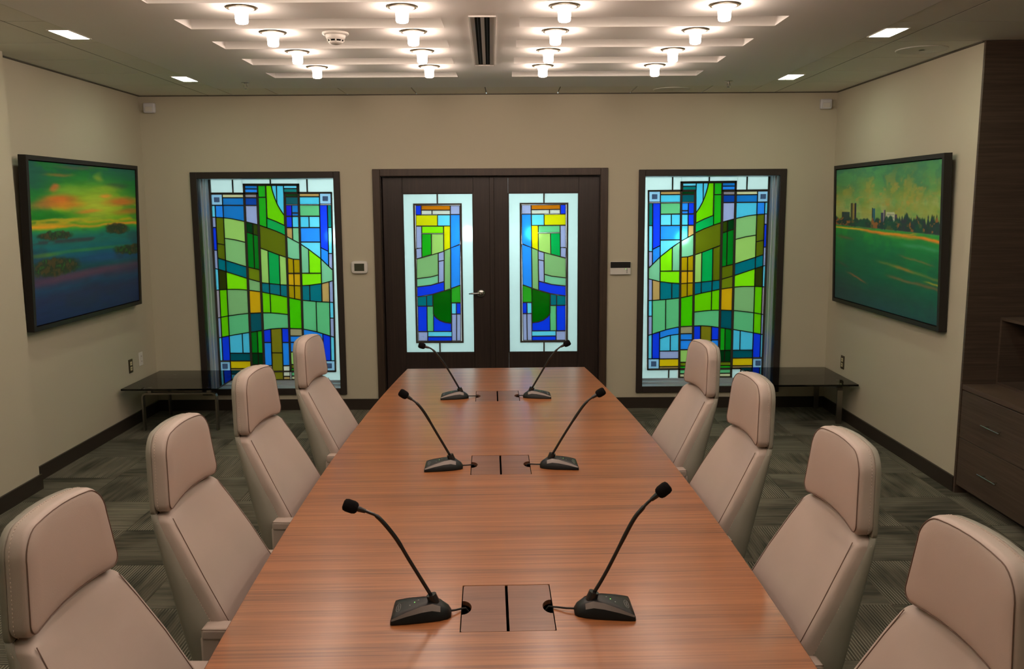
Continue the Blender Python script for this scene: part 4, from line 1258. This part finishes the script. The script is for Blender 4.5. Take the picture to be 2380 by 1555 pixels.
# flush speakers
SPK = simple('speaker_grille', (196, 198, 188), 0.7, bump=0.3, bscale=900)
for x, y, r, lb in ((2.60, 5.73, 0.155, 'round flush ceiling speaker above the cabinet end of the skyline wall'), (1.36, 7.60, 0.155, 'round flush ceiling speaker close to the door wall')):
    t = thing('ceiling_speaker', lb, 'speaker', (x, y, H), 0, 'ceiling speakers')
    m = MB(); m.lathe([(r - 0.012, 0.0), (r, 0.0), (r, -0.003), (r - 0.006, -0.006), (r - 0.012, -0.004)], 36); m.build('rim', simple('speaker_rim', (208, 208, 198), 0.6), t)
    m = MB(); m.lathe([(r - 0.012, -0.0015), (r * 0.5, -0.0035), (0.02, -0.004)], 36); m.build('grille', SPK, t)
# corner sensors
for x, s, lb in ((-3.142, 1, 'small pale motion sensor in the corner above the sunset painting'), (2.742, -1, 'small pale motion sensor in the corner above the skyline painting')):
    t = thing('motion_sensor', lb, 'sensor', (x, D, 2.70), 0, 'corner motion sensors')
    m = MB(); m.rbox(-0.05, 0.05, -0.045, 0.0, -0.043, 0.043, 0.012, 3); m.build('housing', simple('pale_grey_plastic', (205, 205, 210), 0.4), t)
    m = MB(); m.rbox(-0.032, 0.032, -0.049, -0.04, -0.030, 0.010, 0.004, 2); m.build('lens', WHITEP, t)
    m = MB(); m.box(-0.085 if s > 0 else 0.045, -0.045 if s > 0 else 0.085, -0.012, 0.0, -0.02, 0.03); m.build('bracket', WALL, t)

# ------------------------------------------------------------------ wall controls
t = thing('thermostat', 'white rounded thermostat with grey display beside the doors', 'thermostat', (-1.360, D, 1.304))
m = MB()
ol = []
for k in range(40):
    a = 2 * PI * k / 40; ca, sa = math.cos(a), math.sin(a)
    ol.append((0.074 * math.copysign(abs(ca) ** 0.35, ca), 0.056 * math.copysign(abs(sa) ** 0.38, sa)))
rg = [[(x * k, y, z * k) for x, z in ol] for k, y in ((1.0, 0.0), (1.0, -0.020), (0.97, -0.026), (0.90, -0.028))]
m.rings(rg, False, True); m.build('housing', WHITEP, t)
m = MB(); m.box(-0.044, 0.044, -0.0285, -0.026, -0.032, 0.034); m.build('display', LCD, t)
m = MB(); m.rbox(-0.047, 0.047, -0.030, -0.026, -0.050, -0.037, 0.0015, 1); m.build('button_cover', WHITEP, t)
t = thing('alarm_keypad', 'wall keypad with black display above a white flap', 'keypad', (0.973, D, 1.283))
m = MB(); m.rbox(-0.092, 0.092, -0.022, 0.0, -0.058, 0.058, 0.003, 2); m.build('housing', WHITEP, t)
m = MB(); m.box(-0.089, 0.089, -0.0235, -0.021, 0.003, 0.056); m.build('display', BLACKG, t)
m = MB(); m.rbox(-0.090, 0.090, -0.025, -0.021, -0.056, 0.001, 0.002, 1); fl = m.build('flap', WHITEP, t)
m = MB()
for k in range(5): m.box(0.052, 0.064, -0.0255, -0.0248, -0.043 + k * 0.0085, -0.0395 + k * 0.0085)
m.box(0.032, 0.038, -0.0255, -0.0248, -0.0085, -0.0055)
m.build('key_row', DARKPRINT, fl)
m = MB(); m.box(0.044, 0.051, -0.0256, -0.0248, -0.010, -0.004); m.build('status_light', LEDG, fl)

def outlet(x, y, z, s, plate, label, white):
    t = thing('wall_outlet', label, 'outlet', (x, y, z), 0 if s > 0 else PI, 'wall outlets')
    m = MB(); m.rbox(0.0, 0.007, -0.036, 0.036, -0.058, 0.058, 0.002, 1); m.build('plate', plate, t)
    for dz in (-0.022, 0.022):
        m = MB(); m.rbox(0.006, 0.010, -0.017, 0.017, dz - 0.016, dz + 0.016, 0.002, 1); sc = m.build('socket', IVORY if not white else WHITEP, t)
        m = MB(); m.box(0.0095, 0.0104, -0.008, -0.005, dz - 0.004, dz + 0.006); m.box(0.0095, 0.0104, 0.005, 0.008, dz - 0.004, dz + 0.006); m.build('slot', BLACKHOLE, sc)
outlet(XL, 7.306, 0.514, 1, BRONZE, 'bronze outlet plate with ivory sockets under the sunset painting', False)
outlet(XL, 7.515, 0.540, 1, WHITEP, 'white outlet plate under the sunset painting', True)
outlet(XR, 7.418, 0.490, -1, BRONZE, 'bronze outlet plate with ivory sockets under the skyline painting', False)

# ------------------------------------------------------------------ paintings (flat print as a colour attribute on the canvas)
_rs = np.random.RandomState(7)
def vnoise(u, v, fu, fv, seed):
    rs = np.random.RandomState(seed)
    g = rs.rand(int(fv) + 3, int(fu) + 3)
    x = u * fu; y = v * fv
    xi = np.clip(np.floor(x).astype(int), 0, int(fu) + 1); yi = np.clip(np.floor(y).astype(int), 0, int(fv) + 1)
    fx = x - xi; fy = y - yi
    fx = fx * fx * (3 - 2 * fx); fy = fy * fy * (3 - 2 * fy)
    a = g[yi, xi] * (1 - fx) + g[yi, xi + 1] * fx; b = g[yi + 1, xi] * (1 - fx) + g[yi + 1, xi + 1] * fx
    return a * (1 - fy) + b * fy
def fbm(u, v, fu, fv, seed, oct=4):
    s = 0; amp = 1; tot = 0
    for k in range(oct):
        s = s + amp * vnoise(u, v, fu * 2 ** k, fv * 2 ** k, seed + k); tot += amp; amp *= 0.55
    return s / tot
def lerp(img, col, a):
    a = np.clip(a, 0, 1)[..., None]
    return img * (1 - a) + np.array(col, float) * a
def sst(x, a, b):
    t = np.clip((x - a) / (b - a), 0, 1); return t * t * (3 - 2 * t)
def blob(s, v, cx, cy, rx, ry, soft=0.35):
    r = np.sqrt(((s - cx) / rx) ** 2 + ((v - cy) / ry) ** 2)
    return 1 - sst(r, 1 - soft, 1 + soft)

def paint_sunset(s, v):
    img = np.zeros(s.shape + (3,))
    wv = v + (fbm(s, v, 5, 6, 11) - 0.5) * 0.045
    stops = [(0.0, (26, 42, 84)), (0.10, (30, 46, 86)), (0.16, (38, 46, 84)), (0.21, (30, 62, 96)), (0.26, (58, 52, 84)), (0.285, (52, 56, 80)), (0.31, (24, 72, 84)), (0.36, (24, 70, 100)), (0.41, (20, 84, 108)), (0.46, (20, 98, 106)), (0.50, (30, 102, 98)), (0.53, (22, 104, 100)), (0.565, (34, 128, 84)), (0.585, (60, 150, 50)), (0.60, (190, 150, 30)), (0.615, (90, 160, 24)), (0.635, (196, 160, 24)), (0.655, (70, 158, 24)), (0.68, (100, 160, 26)), (0.72, (120, 160, 30)), (0.78, (88, 150, 32)), (0.84, (40, 128, 36)), (0.91, (28, 108, 56)), (1.0, (26, 82, 72))]
    for k in range(3):
        img[..., k] = np.interp(wv, [q[0] for q in stops], [q[1][k] for q in stops])
    n1 = fbm(s + (v - 0.8) * 0.4, v, 4, 9, 21); n2 = fbm(s, v, 6, 16, 31); n3 = fbm(s, v, 3, 7, 41)
    sky = sst(v, 0.60, 0.64)
    img = lerp(img, (26, 88, 74), sky * sst(np.abs(s - 0.56), 0.18, 0.55) * sst(v, 0.70, 0.86) * 0.9)
    img = lerp(img, (20, 112, 44), sky * sst(n1, 0.52, 0.66) * 0.75)
    img = lerp(img, (150, 180, 40), sky * blob(s, v, 0.60, 0.735, 0.34, 0.13, 0.8) * 0.8)
    img = lerp(img, (176, 186, 52), sky * blob(s, v, 0.66, 0.73, 0.15, 0.07, 0.9) * 0.8)
    img = lerp(img, (22, 118, 30), sky * blob(s, v, 0.12, 0.665, 0.30, 0.030, 0.7) * 0.85)
    for cx, cy, rx, ry, c, a in ((0.27, 0.765, 0.15, 0.035, (206, 110, 36), 0.9), (0.14, 0.735, 0.14, 0.025, (170, 110, 50), 0.75), (0.36, 0.735, 0.14, 0.022, (200, 130, 30), 0.8), (0.88, 0.765, 0.14, 0.025, (200, 106, 40), 0.85), (0.94, 0.69, 0.12, 0.022, (176, 108, 36), 0.75), (0.72, 0.80, 0.05, 0.013, (214, 140, 50), 0.8), (0.24, 0.845, 0.035, 0.02, (206, 96, 46), 0.85), (0.28, 0.925, 0.12, 0.012, (150, 110, 44), 0.7), (0.66, 0.925, 0.04, 0.03, (140, 160, 50), 0.7), (0.56, 0.70, 0.10, 0.012, (206, 120, 40), 0.7), (0.82, 0.87, 0.10, 0.02, (52, 62, 56), 0.6), (0.45, 0.985, 0.20, 0.012, (104, 86, 70), 0.5), (0.12, 0.60, 0.24, 0.014, (214, 156, 30), 0.85), (0.9, 0.605, 0.18, 0.010, (214, 140, 40), 0.85), (0.25, 0.638, 0.3, 0.010, (206, 170, 30), 0.7), (0.40, 0.83, 0.16, 0.03, (122, 168, 52), 0.7), (0.72, 0.845, 0.12, 0.022, (150, 176, 44), 0.6)):
        w = (n2 - 0.5) * 0.05
        img = lerp(img, c, blob(s + w, v + w * 0.6 - (s - cx) * 0.03, cx, cy, rx, ry, 0.75) * a)
    sea = 1 - sst(v, 0.57, 0.585)
    img = lerp(img, (60, 52, 60), sea * sst(n2, 0.5, 0.6) * blob(s, v, 0.5, 0.505, 0.9, 0.012, 0.8) * 0.8)
    img = lerp(img, (96, 150, 50), sea * blob(s, v, 0.10, 0.425, 0.14, 0.012, 0.8) * 0.8)
    img = lerp(img, (70, 140, 60), sea * blob(s, v, 0.55, 0.435, 0.35, 0.010, 0.9) * 0.6)
    img = lerp(img, (30, 76, 130), sea * blob(s, v, 0.75, 0.375, 0.25, 0.03, 0.9) * 0.7)
    img = lerp(img, (92, 60, 84), sea * blob(s, v - (s - 0.5) * 0.04, 0.5, 0.275, 0.7, 0.022, 0.9) * 0.7)
    img = lerp(img, (40, 44, 66), sea * sst(n3, 0.5, 0.7) * 0.35)
    for cx, cy, rx, ry in ((0.22, 0.545, 0.17, 0.026), (0.80, 0.565, 0.12, 0.034), (0.21, 0.345, 0.21, 0.058), (0.93, 0.405, 0.15, 0.036)):
        e = blob(s + (n2 - 0.5) * 0.10, v + (fbm(s, v, 30, 30, 55) - 0.5) * 0.03, cx, cy, rx, ry, 0.22)
        tex = fbm(s, v, 40, 40, 61)
        img = lerp(img, (40, 52, 34), e * 0.95); img = lerp(img, (96, 68, 34), e * sst(tex, 0.52, 0.64) * 0.55); img = lerp(img, (44, 92, 34), e * sst(tex, 0.36, 0.28) * 0.8)
    img *= (1.10 + 0.16 * fbm(s, v, 10, 60, 71))[..., None]
    return img

def paint_skyline(s, v):
    img = np.zeros(s.shape + (3,))
    hz = 0.590 - 0.028 * s                      # foot of the skyline
    n1 = fbm(s, v, 6, 6, 101); n2 = fbm(s, v, 10, 12, 111); n3 = fbm(s, v, 5, 4, 121); n4 = fbm(s, v, 26, 30, 131)
    sky = np.zeros_like(img)
    for k, c in enumerate(zip((132, 158, 84), (116, 150, 74), (70, 136, 92), (50, 112, 86))):
        pass
    st = [(0.56, (134, 160, 92)), (0.68, (136, 156, 74)), (0.80, (116, 142, 66)), (0.90, (72, 128, 84)), (1.0, (56, 118, 88))]
    wv = v + (n1 - 0.5) * 0.22
    for k in range(3): sky[..., k] = np.interp(wv, [q[0] for q in st], [q[1][k] for q in st])
    sky = lerp(sky, (160, 172, 110), sst(n3, 0.52, 0.68) * sst(v, 0.9, 0.68) * 0.7)
    sky = lerp(sky, (160, 146, 60), sst(n2, 0.54, 0.66) * blob(s, v, 0.4, 0.80, 0.6, 0.14, 0.9) * 0.6)
    sky = lerp(sky, (84, 150, 84), sst(n2, 0.50, 0.34) * 0.5)
    sky = lerp(sky, (188, 140, 66), sst(n4, 0.62, 0.72) * blob(s, v, 0.4, 0.80, 0.5, 0.10, 0.9) * 0.5)
    img = sky
    # buildings: (s0, s1, top above the foot, colour)
    def bld(a, b, h, c, a2=1.0):
        nonlocal img
        m = ((s > a) & (s < b) & (v < hz + h) & (v > hz - 0.02)).astype(float) * a2
        img = lerp(img, c, m)
    bld(0.055, 0.130, 0.090, (44, 66, 64)); bld(0.138, 0.162, 0.158, (70, 72, 50)); bld(0.158, 0.176, 0.155, (140, 120, 60)); bld(0.174, 0.192, 0.158, (44, 44, 56))
    bld(0.342, 0.374, 0.128, (44, 92, 108)); bld(0.342, 0.350, 0.128, (30, 56, 66))
    bld(0.430, 0.452, 0.098, (52, 60, 84)); bld(0.450, 0.470, 0.118, (140, 130, 136)); bld(0.462, 0.472, 0.118, (60, 56, 76))
    bld(0.478, 0.560, 0.105, (176, 184, 150)); bld(0.560, 0.582, 0.095, (72, 60, 84))
    for k in range(4): 
        m = ((s > 0.49) & (s < 0.555) & (np.abs(v - hz - 0.03 - 0.02 * k) < 0.0035)).astype(float); img = lerp(img, (120, 120, 120), m * 0.8)
    # tree line
    th = 0.030 + 0.055 * vnoise(s, v * 0, 60, 2, 141) * (0.45 + 0.75 * sst(s, 0.15, 0.75)) + 0.03 * vnoise(s, v * 0, 140, 2, 142) * sst(s, 0.5, 0.6)
    tr = (1 - sst(v, hz + th - 0.008, hz + th + 0.008)) * sst(v, hz - 0.020, hz - 0.008)
    img = lerp(img, (30, 58, 54), tr * 0.95)
    img = lerp(img, (166, 96, 44), tr * sst(n4, 0.56, 0.64) * 0.8); img = lerp(img, (24, 84, 58), tr * sst(n2, 0.50, 0.62) * 0.6); img = lerp(img, (56, 46, 66), tr * sst(n4, 0.42, 0.34) * 0.6)
    # field
    fs = [(0.0, (34, 74, 78)), (0.10, (34, 80, 72)), (0.20, (24, 94, 70)), (0.30, (26, 106, 66)), (0.42, (28, 120, 66)), (0.50, (36, 136, 62)), (0.555, (48, 150, 60)), (0.60, (40, 110, 50))]
    f = np.zeros_like(img); fv = v + (fbm(s, v, 4, 12, 151) - 0.5) * 0.06 + (1 - s) * -0.02
    for k in range(3): f[..., k] = np.interp(fv, [q[0] for q in fs], [q[1][k] for q in fs])
    fld = 1 - sst(v, hz - 0.022, hz - 0.010)
    f = lerp(f, (40, 70, 72), sst(0.5 - s, 0.0, 0.5) * sst(0.30 - v, 0.0, 0.3) * 0.6)
    f = lerp(f, (22, 92, 74), sst(n3, 0.5, 0.66) * 0.4)
    def streak(p, q, w, c, a):
        nonlocal f
        t = np.clip((s - p[0]) / (q[0] - p[0]), -0.05, 1.05)
        yy = p[1] + (q[1] - p[1]) * t + (n2 - 0.5) * 0.018
        env = sst(s, p[0] - 0.03, p[0] + 0.08) * (1 - sst(s, q[0] - 0.06, q[0] + 0.04))
        f = lerp(f, c, np.exp(-((v - yy) / w) ** 2) * env * a)
    streak((-0.05, 0.563), (1.05, 0.512), 0.0075, (226, 170, 40), 0.95); streak((0.25, 0.545), (1.05, 0.508), 0.010, (216, 120, 40), 0.85); streak((0.40, 0.530), (0.78, 0.545), 0.007, (230, 150, 40), 0.7)
    streak((0.45, 0.52), (0.8, 0.515), 0.010, (110, 160, 60), 0.6); streak((0.62, 0.475), (1.0, 0.455), 0.012, (70, 150, 110), 0.6)
    streak((0.0, 0.49), (0.17, 0.475), 0.012, (112, 90, 60), 0.7); streak((0.38, 0.345), (1.05, 0.265), 0.010, (130, 130, 60), 0.6); streak((0.55, 0.33), (0.75, 0.30), 0.009, (180, 124, 56), 0.6)
    streak((0.48, 0.245), (1.05, 0.215), 0.009, (150, 92, 56), 0.6); streak((0.10, 0.225), (0.30, 0.17), 0.008, (176, 100, 66), 0.75); streak((0.0, 0.30), (0.12, 0.26), 0.012, (92, 76, 66), 0.6); streak((0.6, 0.40), (0.95, 0.36), 0.006, (150, 110, 60), 0.6); streak((0.85, 0.25), (1.05, 0.24), 0.006, (190, 170, 50), 0.8)
    img = img * (1 - fld[..., None]) + f * fld[..., None]
    img *= (1.08 + 0.14 * fbm(s, v, 14, 50, 161))[..., None]
    return img

def painting(name, label, wall_x, sgn, y0, y1, z0, z1, bot_off, top_off, func, flip, ynear, yfar):
    """sgn = direction of the room from the wall; bot/top_off: rear edge distance from the wall"""
    t = thing(name, label, 'painting', (wall_x + sgn * bot_off, (y0 + y1) / 2, z0), 0, 'framed paintings on the side walls')
    hgt = z1 - z0; tilt = math.atan2(top_off - bot_off, hgt)
    t.rotation_euler = (0, sgn * tilt, 0)
    dp = 0.052; hw = (y1 - y0) / 2; fw = 0.030
    def xs(a, b): return sorted((sgn * a, sgn * b))
    for nm, b in (('frame_side', (-hw, -hw + fw, 0, hgt)), ('frame_side', (hw - fw, hw, 0, hgt)), ('frame_rail', (-hw + fw, hw - fw, 0, fw)), ('frame_rail', (-hw + fw, hw - fw, hgt - fw, hgt))):
        m = MB(); a = xs(0, dp); m.box(a[0], a[1], *b); m.build(nm, FRAMEBLK, t)
    m = MB(); a = xs(0.002, 0.022); m.box(a[0], a[1], -hw + fw, hw - fw, fw, hgt - fw); m.build('backing', BLACKHOLE, t)
    # canvas
    gap = 0.007
    nu, nv = 300, 210
    ya, yb = -hw + fw + gap, hw - fw - gap; za, zb = fw + gap, hgt - fw - gap
    yy = np.linspace(ya, yb, nu); zz = np.linspace(za, zb, nv)
    Yg, Zg = np.meshgrid(yy, zz)
    Yw = Yg + (y0 + y1) / 2
    # fraction across as foreshortened from the middle of the room
    s = (1 / Yw - 1 / ynear) / (1 / yfar - 1 / ynear)
    if flip: s = 1 - s
    v = (Zg - za) / (zb - za)
    img = np.clip(func(s, v), 0, 255)
    verts = np.stack([np.full_like(Yg, sgn * 0.043), Yg, Zg], -1).reshape(-1, 3)
    idx = np.arange(nu * nv).reshape(nv, nu)
    q = np.stack([idx[:-1, :-1], idx[:-1, 1:], idx[1:, 1:], idx[1:, :-1]], -1).reshape(-1, 4)
    if sgn < 0: q = q[:, ::-1]
    # folded sides of the canvas
    V = [tuple(p) for p in verts]; Fq = [tuple(int(i) for i in r) for r in q]
    nb = len(V)
    rim = [int(i) for i in idx[0, :]] + [int(i) for i in idx[1:, -1]] + [int(i) for i in idx[-1, -2::-1]] + [int(i) for i in idx[-2:0:-1, 0]]
    for i in rim: V.append((sgn * 0.012, V[i][1], V[i][2]))
    L = len(rim)
    for k in range(L):
        a, b = rim[k], rim[(k + 1) % L]
        Fq.append((a, nb + k, nb + (k + 1) % L, b))
    me = bpy.data.meshes.new('canvas'); me.from_pydata(V, [], Fq)
    col = img.reshape(-1, 3) / 255.0
    linc = np.where(col <= 0.04045, col / 12.92, ((col + 0.055) / 1.055) ** 2.4)
    full = np.ones((len(V), 4)); full[:nb, :3] = linc; full[nb:, :3] = 0.02
    at = me.color_attributes.new('paint', 'FLOAT_COLOR', 'POINT'); at.data.foreach_set('color', full.ravel())
    me.materials.append(CANVAS)
    o = bpy.data.objects.new('canvas', me); COL.objects.link(o); o.parent = t
    m = MB(); a = xs(-top_off + 0.001, 0.004); m.box(a[0], a[1], -0.03, 0.03, hgt - 0.10, hgt - 0.06); m.build('hanger', STEEL, t)
    for yb_ in (-hw + 0.08, hw - 0.08):
        m = MB(); a = xs(-bot_off, 0.003); m.box(a[0], a[1], yb_ - 0.012, yb_ + 0.012, 0.02, 0.045); m.build('bumper', RUBBER, t)
    return t
CANVAS = canvas_mat('oil_on_canvas')
painting('framed_painting', 'black framed painting of a green sunset over a blue sea with islands', XL, 1, 5.720, 7.418, 1.035, 2.190, 0.035, 0.076, paint_sunset, False, 5.76, 7.38)
painting('framed_painting', 'black framed painting of a city skyline above a green field', XR, -1, 5.668, 7.588, 1.008, 2.163, 0.004, 0.042, paint_skyline, True, 5.71, 7.55)

# ------------------------------------------------------------------ glass benches
def bar_frame(m, pts, along, w, th):
    """flat bar bent through pts; 'along' is the unit vector across the bar's width"""
    A = Vector(along)
    P_ = [Vector(p) for p in pts]
    R0 = []
    for i, p in enumerate(P_):
        d0 = (P_[i] - P_[i - 1]).normalized() if i > 0 else (P_[1] - P_[0]).normalized()
        d1 = (P_[i + 1] - P_[i]).normalized() if i < len(P_) - 1 else d0
        n0 = d0.cross(A); n1 = d1.cross(A); n = (n0 + n1).normalized(); k = th / 2 / max(0.5, n.dot(n0))
        R0.append([tuple(p + A * w / 2 + n * k), tuple(p - A * w / 2 + n * k), tuple(p - A * w / 2 - n * k), tuple(p + A * w / 2 - n * k)])
    m.rings(R0, True, True, smooth=False)
def bench(label, x0, x1, y0, y1, axis, half, sh, ins):
    t = thing('glass_side_table', label, 'side table', ((x0 + x1) / 2, (y0 + y1) / 2, 0), 0, 'smoked glass side tables in the corners')
    hx, hy = (x1 - x0) / 2, (y1 - y0) / 2
    m = MB(); m.box(-hx, hx, -hy, hy, 0.366, 0.380); m.build('glass_top', SMOKED, t)
    for s in (-1, 1):
        m = MB()
        zt = 0.318; L = half; off = s * ((hy if axis == 'x' else hx) - ins)
        prof = [(-L, 0.0), (-L, zt - 0.03), (-L + 0.008, zt - 0.010), (-L + 0.03, zt), (L - 0.03, zt), (L - 0.008, zt - 0.010), (L, zt - 0.03), (L, 0.0)]
        pts = [(a + sh, off, z) if axis == 'x' else (off, a + sh, z) for a, z in prof]
        bar_frame(m, pts, (0, 1, 0) if axis == 'x' else (1, 0, 0), 0.045, 0.014)
        fr = m.build('leg_frame', STEEL, t)
        for e in (-1, 1):
            a = e * (L - 0.06) + sh; cx, cy = (a, off) if axis == 'x' else (off, a)
            m = MB(); m.rbox(cx - 0.016, cx + 0.016, cy - 0.016, cy + 0.016, zt, 0.3665, 0.002, 1); m.build('standoff', STEEL, fr)
bench('smoked glass table under the sunset painting', -3.195, -2.415, 6.995, 7.800, 'x', 0.305, 0.040, 0.125)
bench('smoked glass table under the skyline painting', 2.060, 2.830, 7.005, 7.790, 'y', 0.278, 0.085, 0.075)

# ------------------------------------------------------------------ built-in cabinets in the niche
NX = 2.845
t = thing('built_in_cabinet', 'dark wood built-in cabinet with drawers beside the skyline painting wall', 'cabinet', (NX, 5.44, 0))
def cb(nm, mat, x0, x1, y0, y1, z0, z1, par=None):
    m = MB(); m.box(x0, x1, y0, y1, z0, z1); return m.build(nm, mat, par or t)
cb('end_panel', CABWOOD, -0.004, 0.625, -0.022, -0.001, 0.0, H - 0.002)
cb('back_panel', CABWOOD, 0.605, 0.624, -3.8, -0.022, 0.70, H - 0.002)
cb('plinth', BASEB, 0.075, 0.60, -3.8, -0.022, 0.0, 0.055)
cb('carcass', CABWOOD, 0.021, 0.60, -3.8, -0.023, 0.055, 0.674)
cb('counter', CABTOP, 0.000, 0.604, -3.8, -0.0225, 0.681, 0.712)
for k in range(4):
    ya, yb = -0.026 - 0.93 * (k + 1) + 0.004, -0.026 - 0.93 * k
    for z0, z1, zh in ((0.372, 0.674, 0.520), (0.058, 0.368, 0.215)):
        m = MB(); m.rbox(0.0, 0.020, ya, yb, z0, z1, 0.0015, 1); d = m.build('drawer', CABWOOD, t)
        yc = -0.42 - 0.93 * k if k == 0 else (ya + yb) / 2
        m = MB(); m.cyl((-0.030, yc - 0.10, zh), (-0.030, yc + 0.10, zh), 0.0045, None, 10)
        for e in (-0.064, 0.064): m.cyl((-0.030, yc + e, zh), (0.001, yc + e, zh), 0.0035, None, 8)
        h = m.build('handle', CHROME, d)
cu = thing('cubby_shelf', 'open dark wood cubby standing on the built-in cabinet counter', 'shelf', (NX + 0.208, 5.418, 0.712))
def cc(nm, x0, x1, y0, y1, z0, z1):
    m = MB(); m.box(x0, x1, y0, y1, z0, z1); m.build(nm, CABWOOD, cu)
cc('side_board', 0.0, 0.39, -0.020, 0.0, 0.0, 0.425); cc('side_board', 0.0, 0.39, -2.2, -2.18, 0.0, 0.425)
cc('bottom_board', 0.0, 0.39, -2.18, -0.020, 0.0, 0.018); cc('top_board', 0.0, 0.39, -2.18, -0.020, 0.407, 0.425); cc('rear_board', 0.375, 0.39, -2.18, -0.020, 0.018, 0.407)
for yy in (-0.75, -1.46): cc('divider', 0.002, 0.375, yy - 0.009, yy + 0.009, 0.018, 0.407)
bpy.context.view_layer.update()
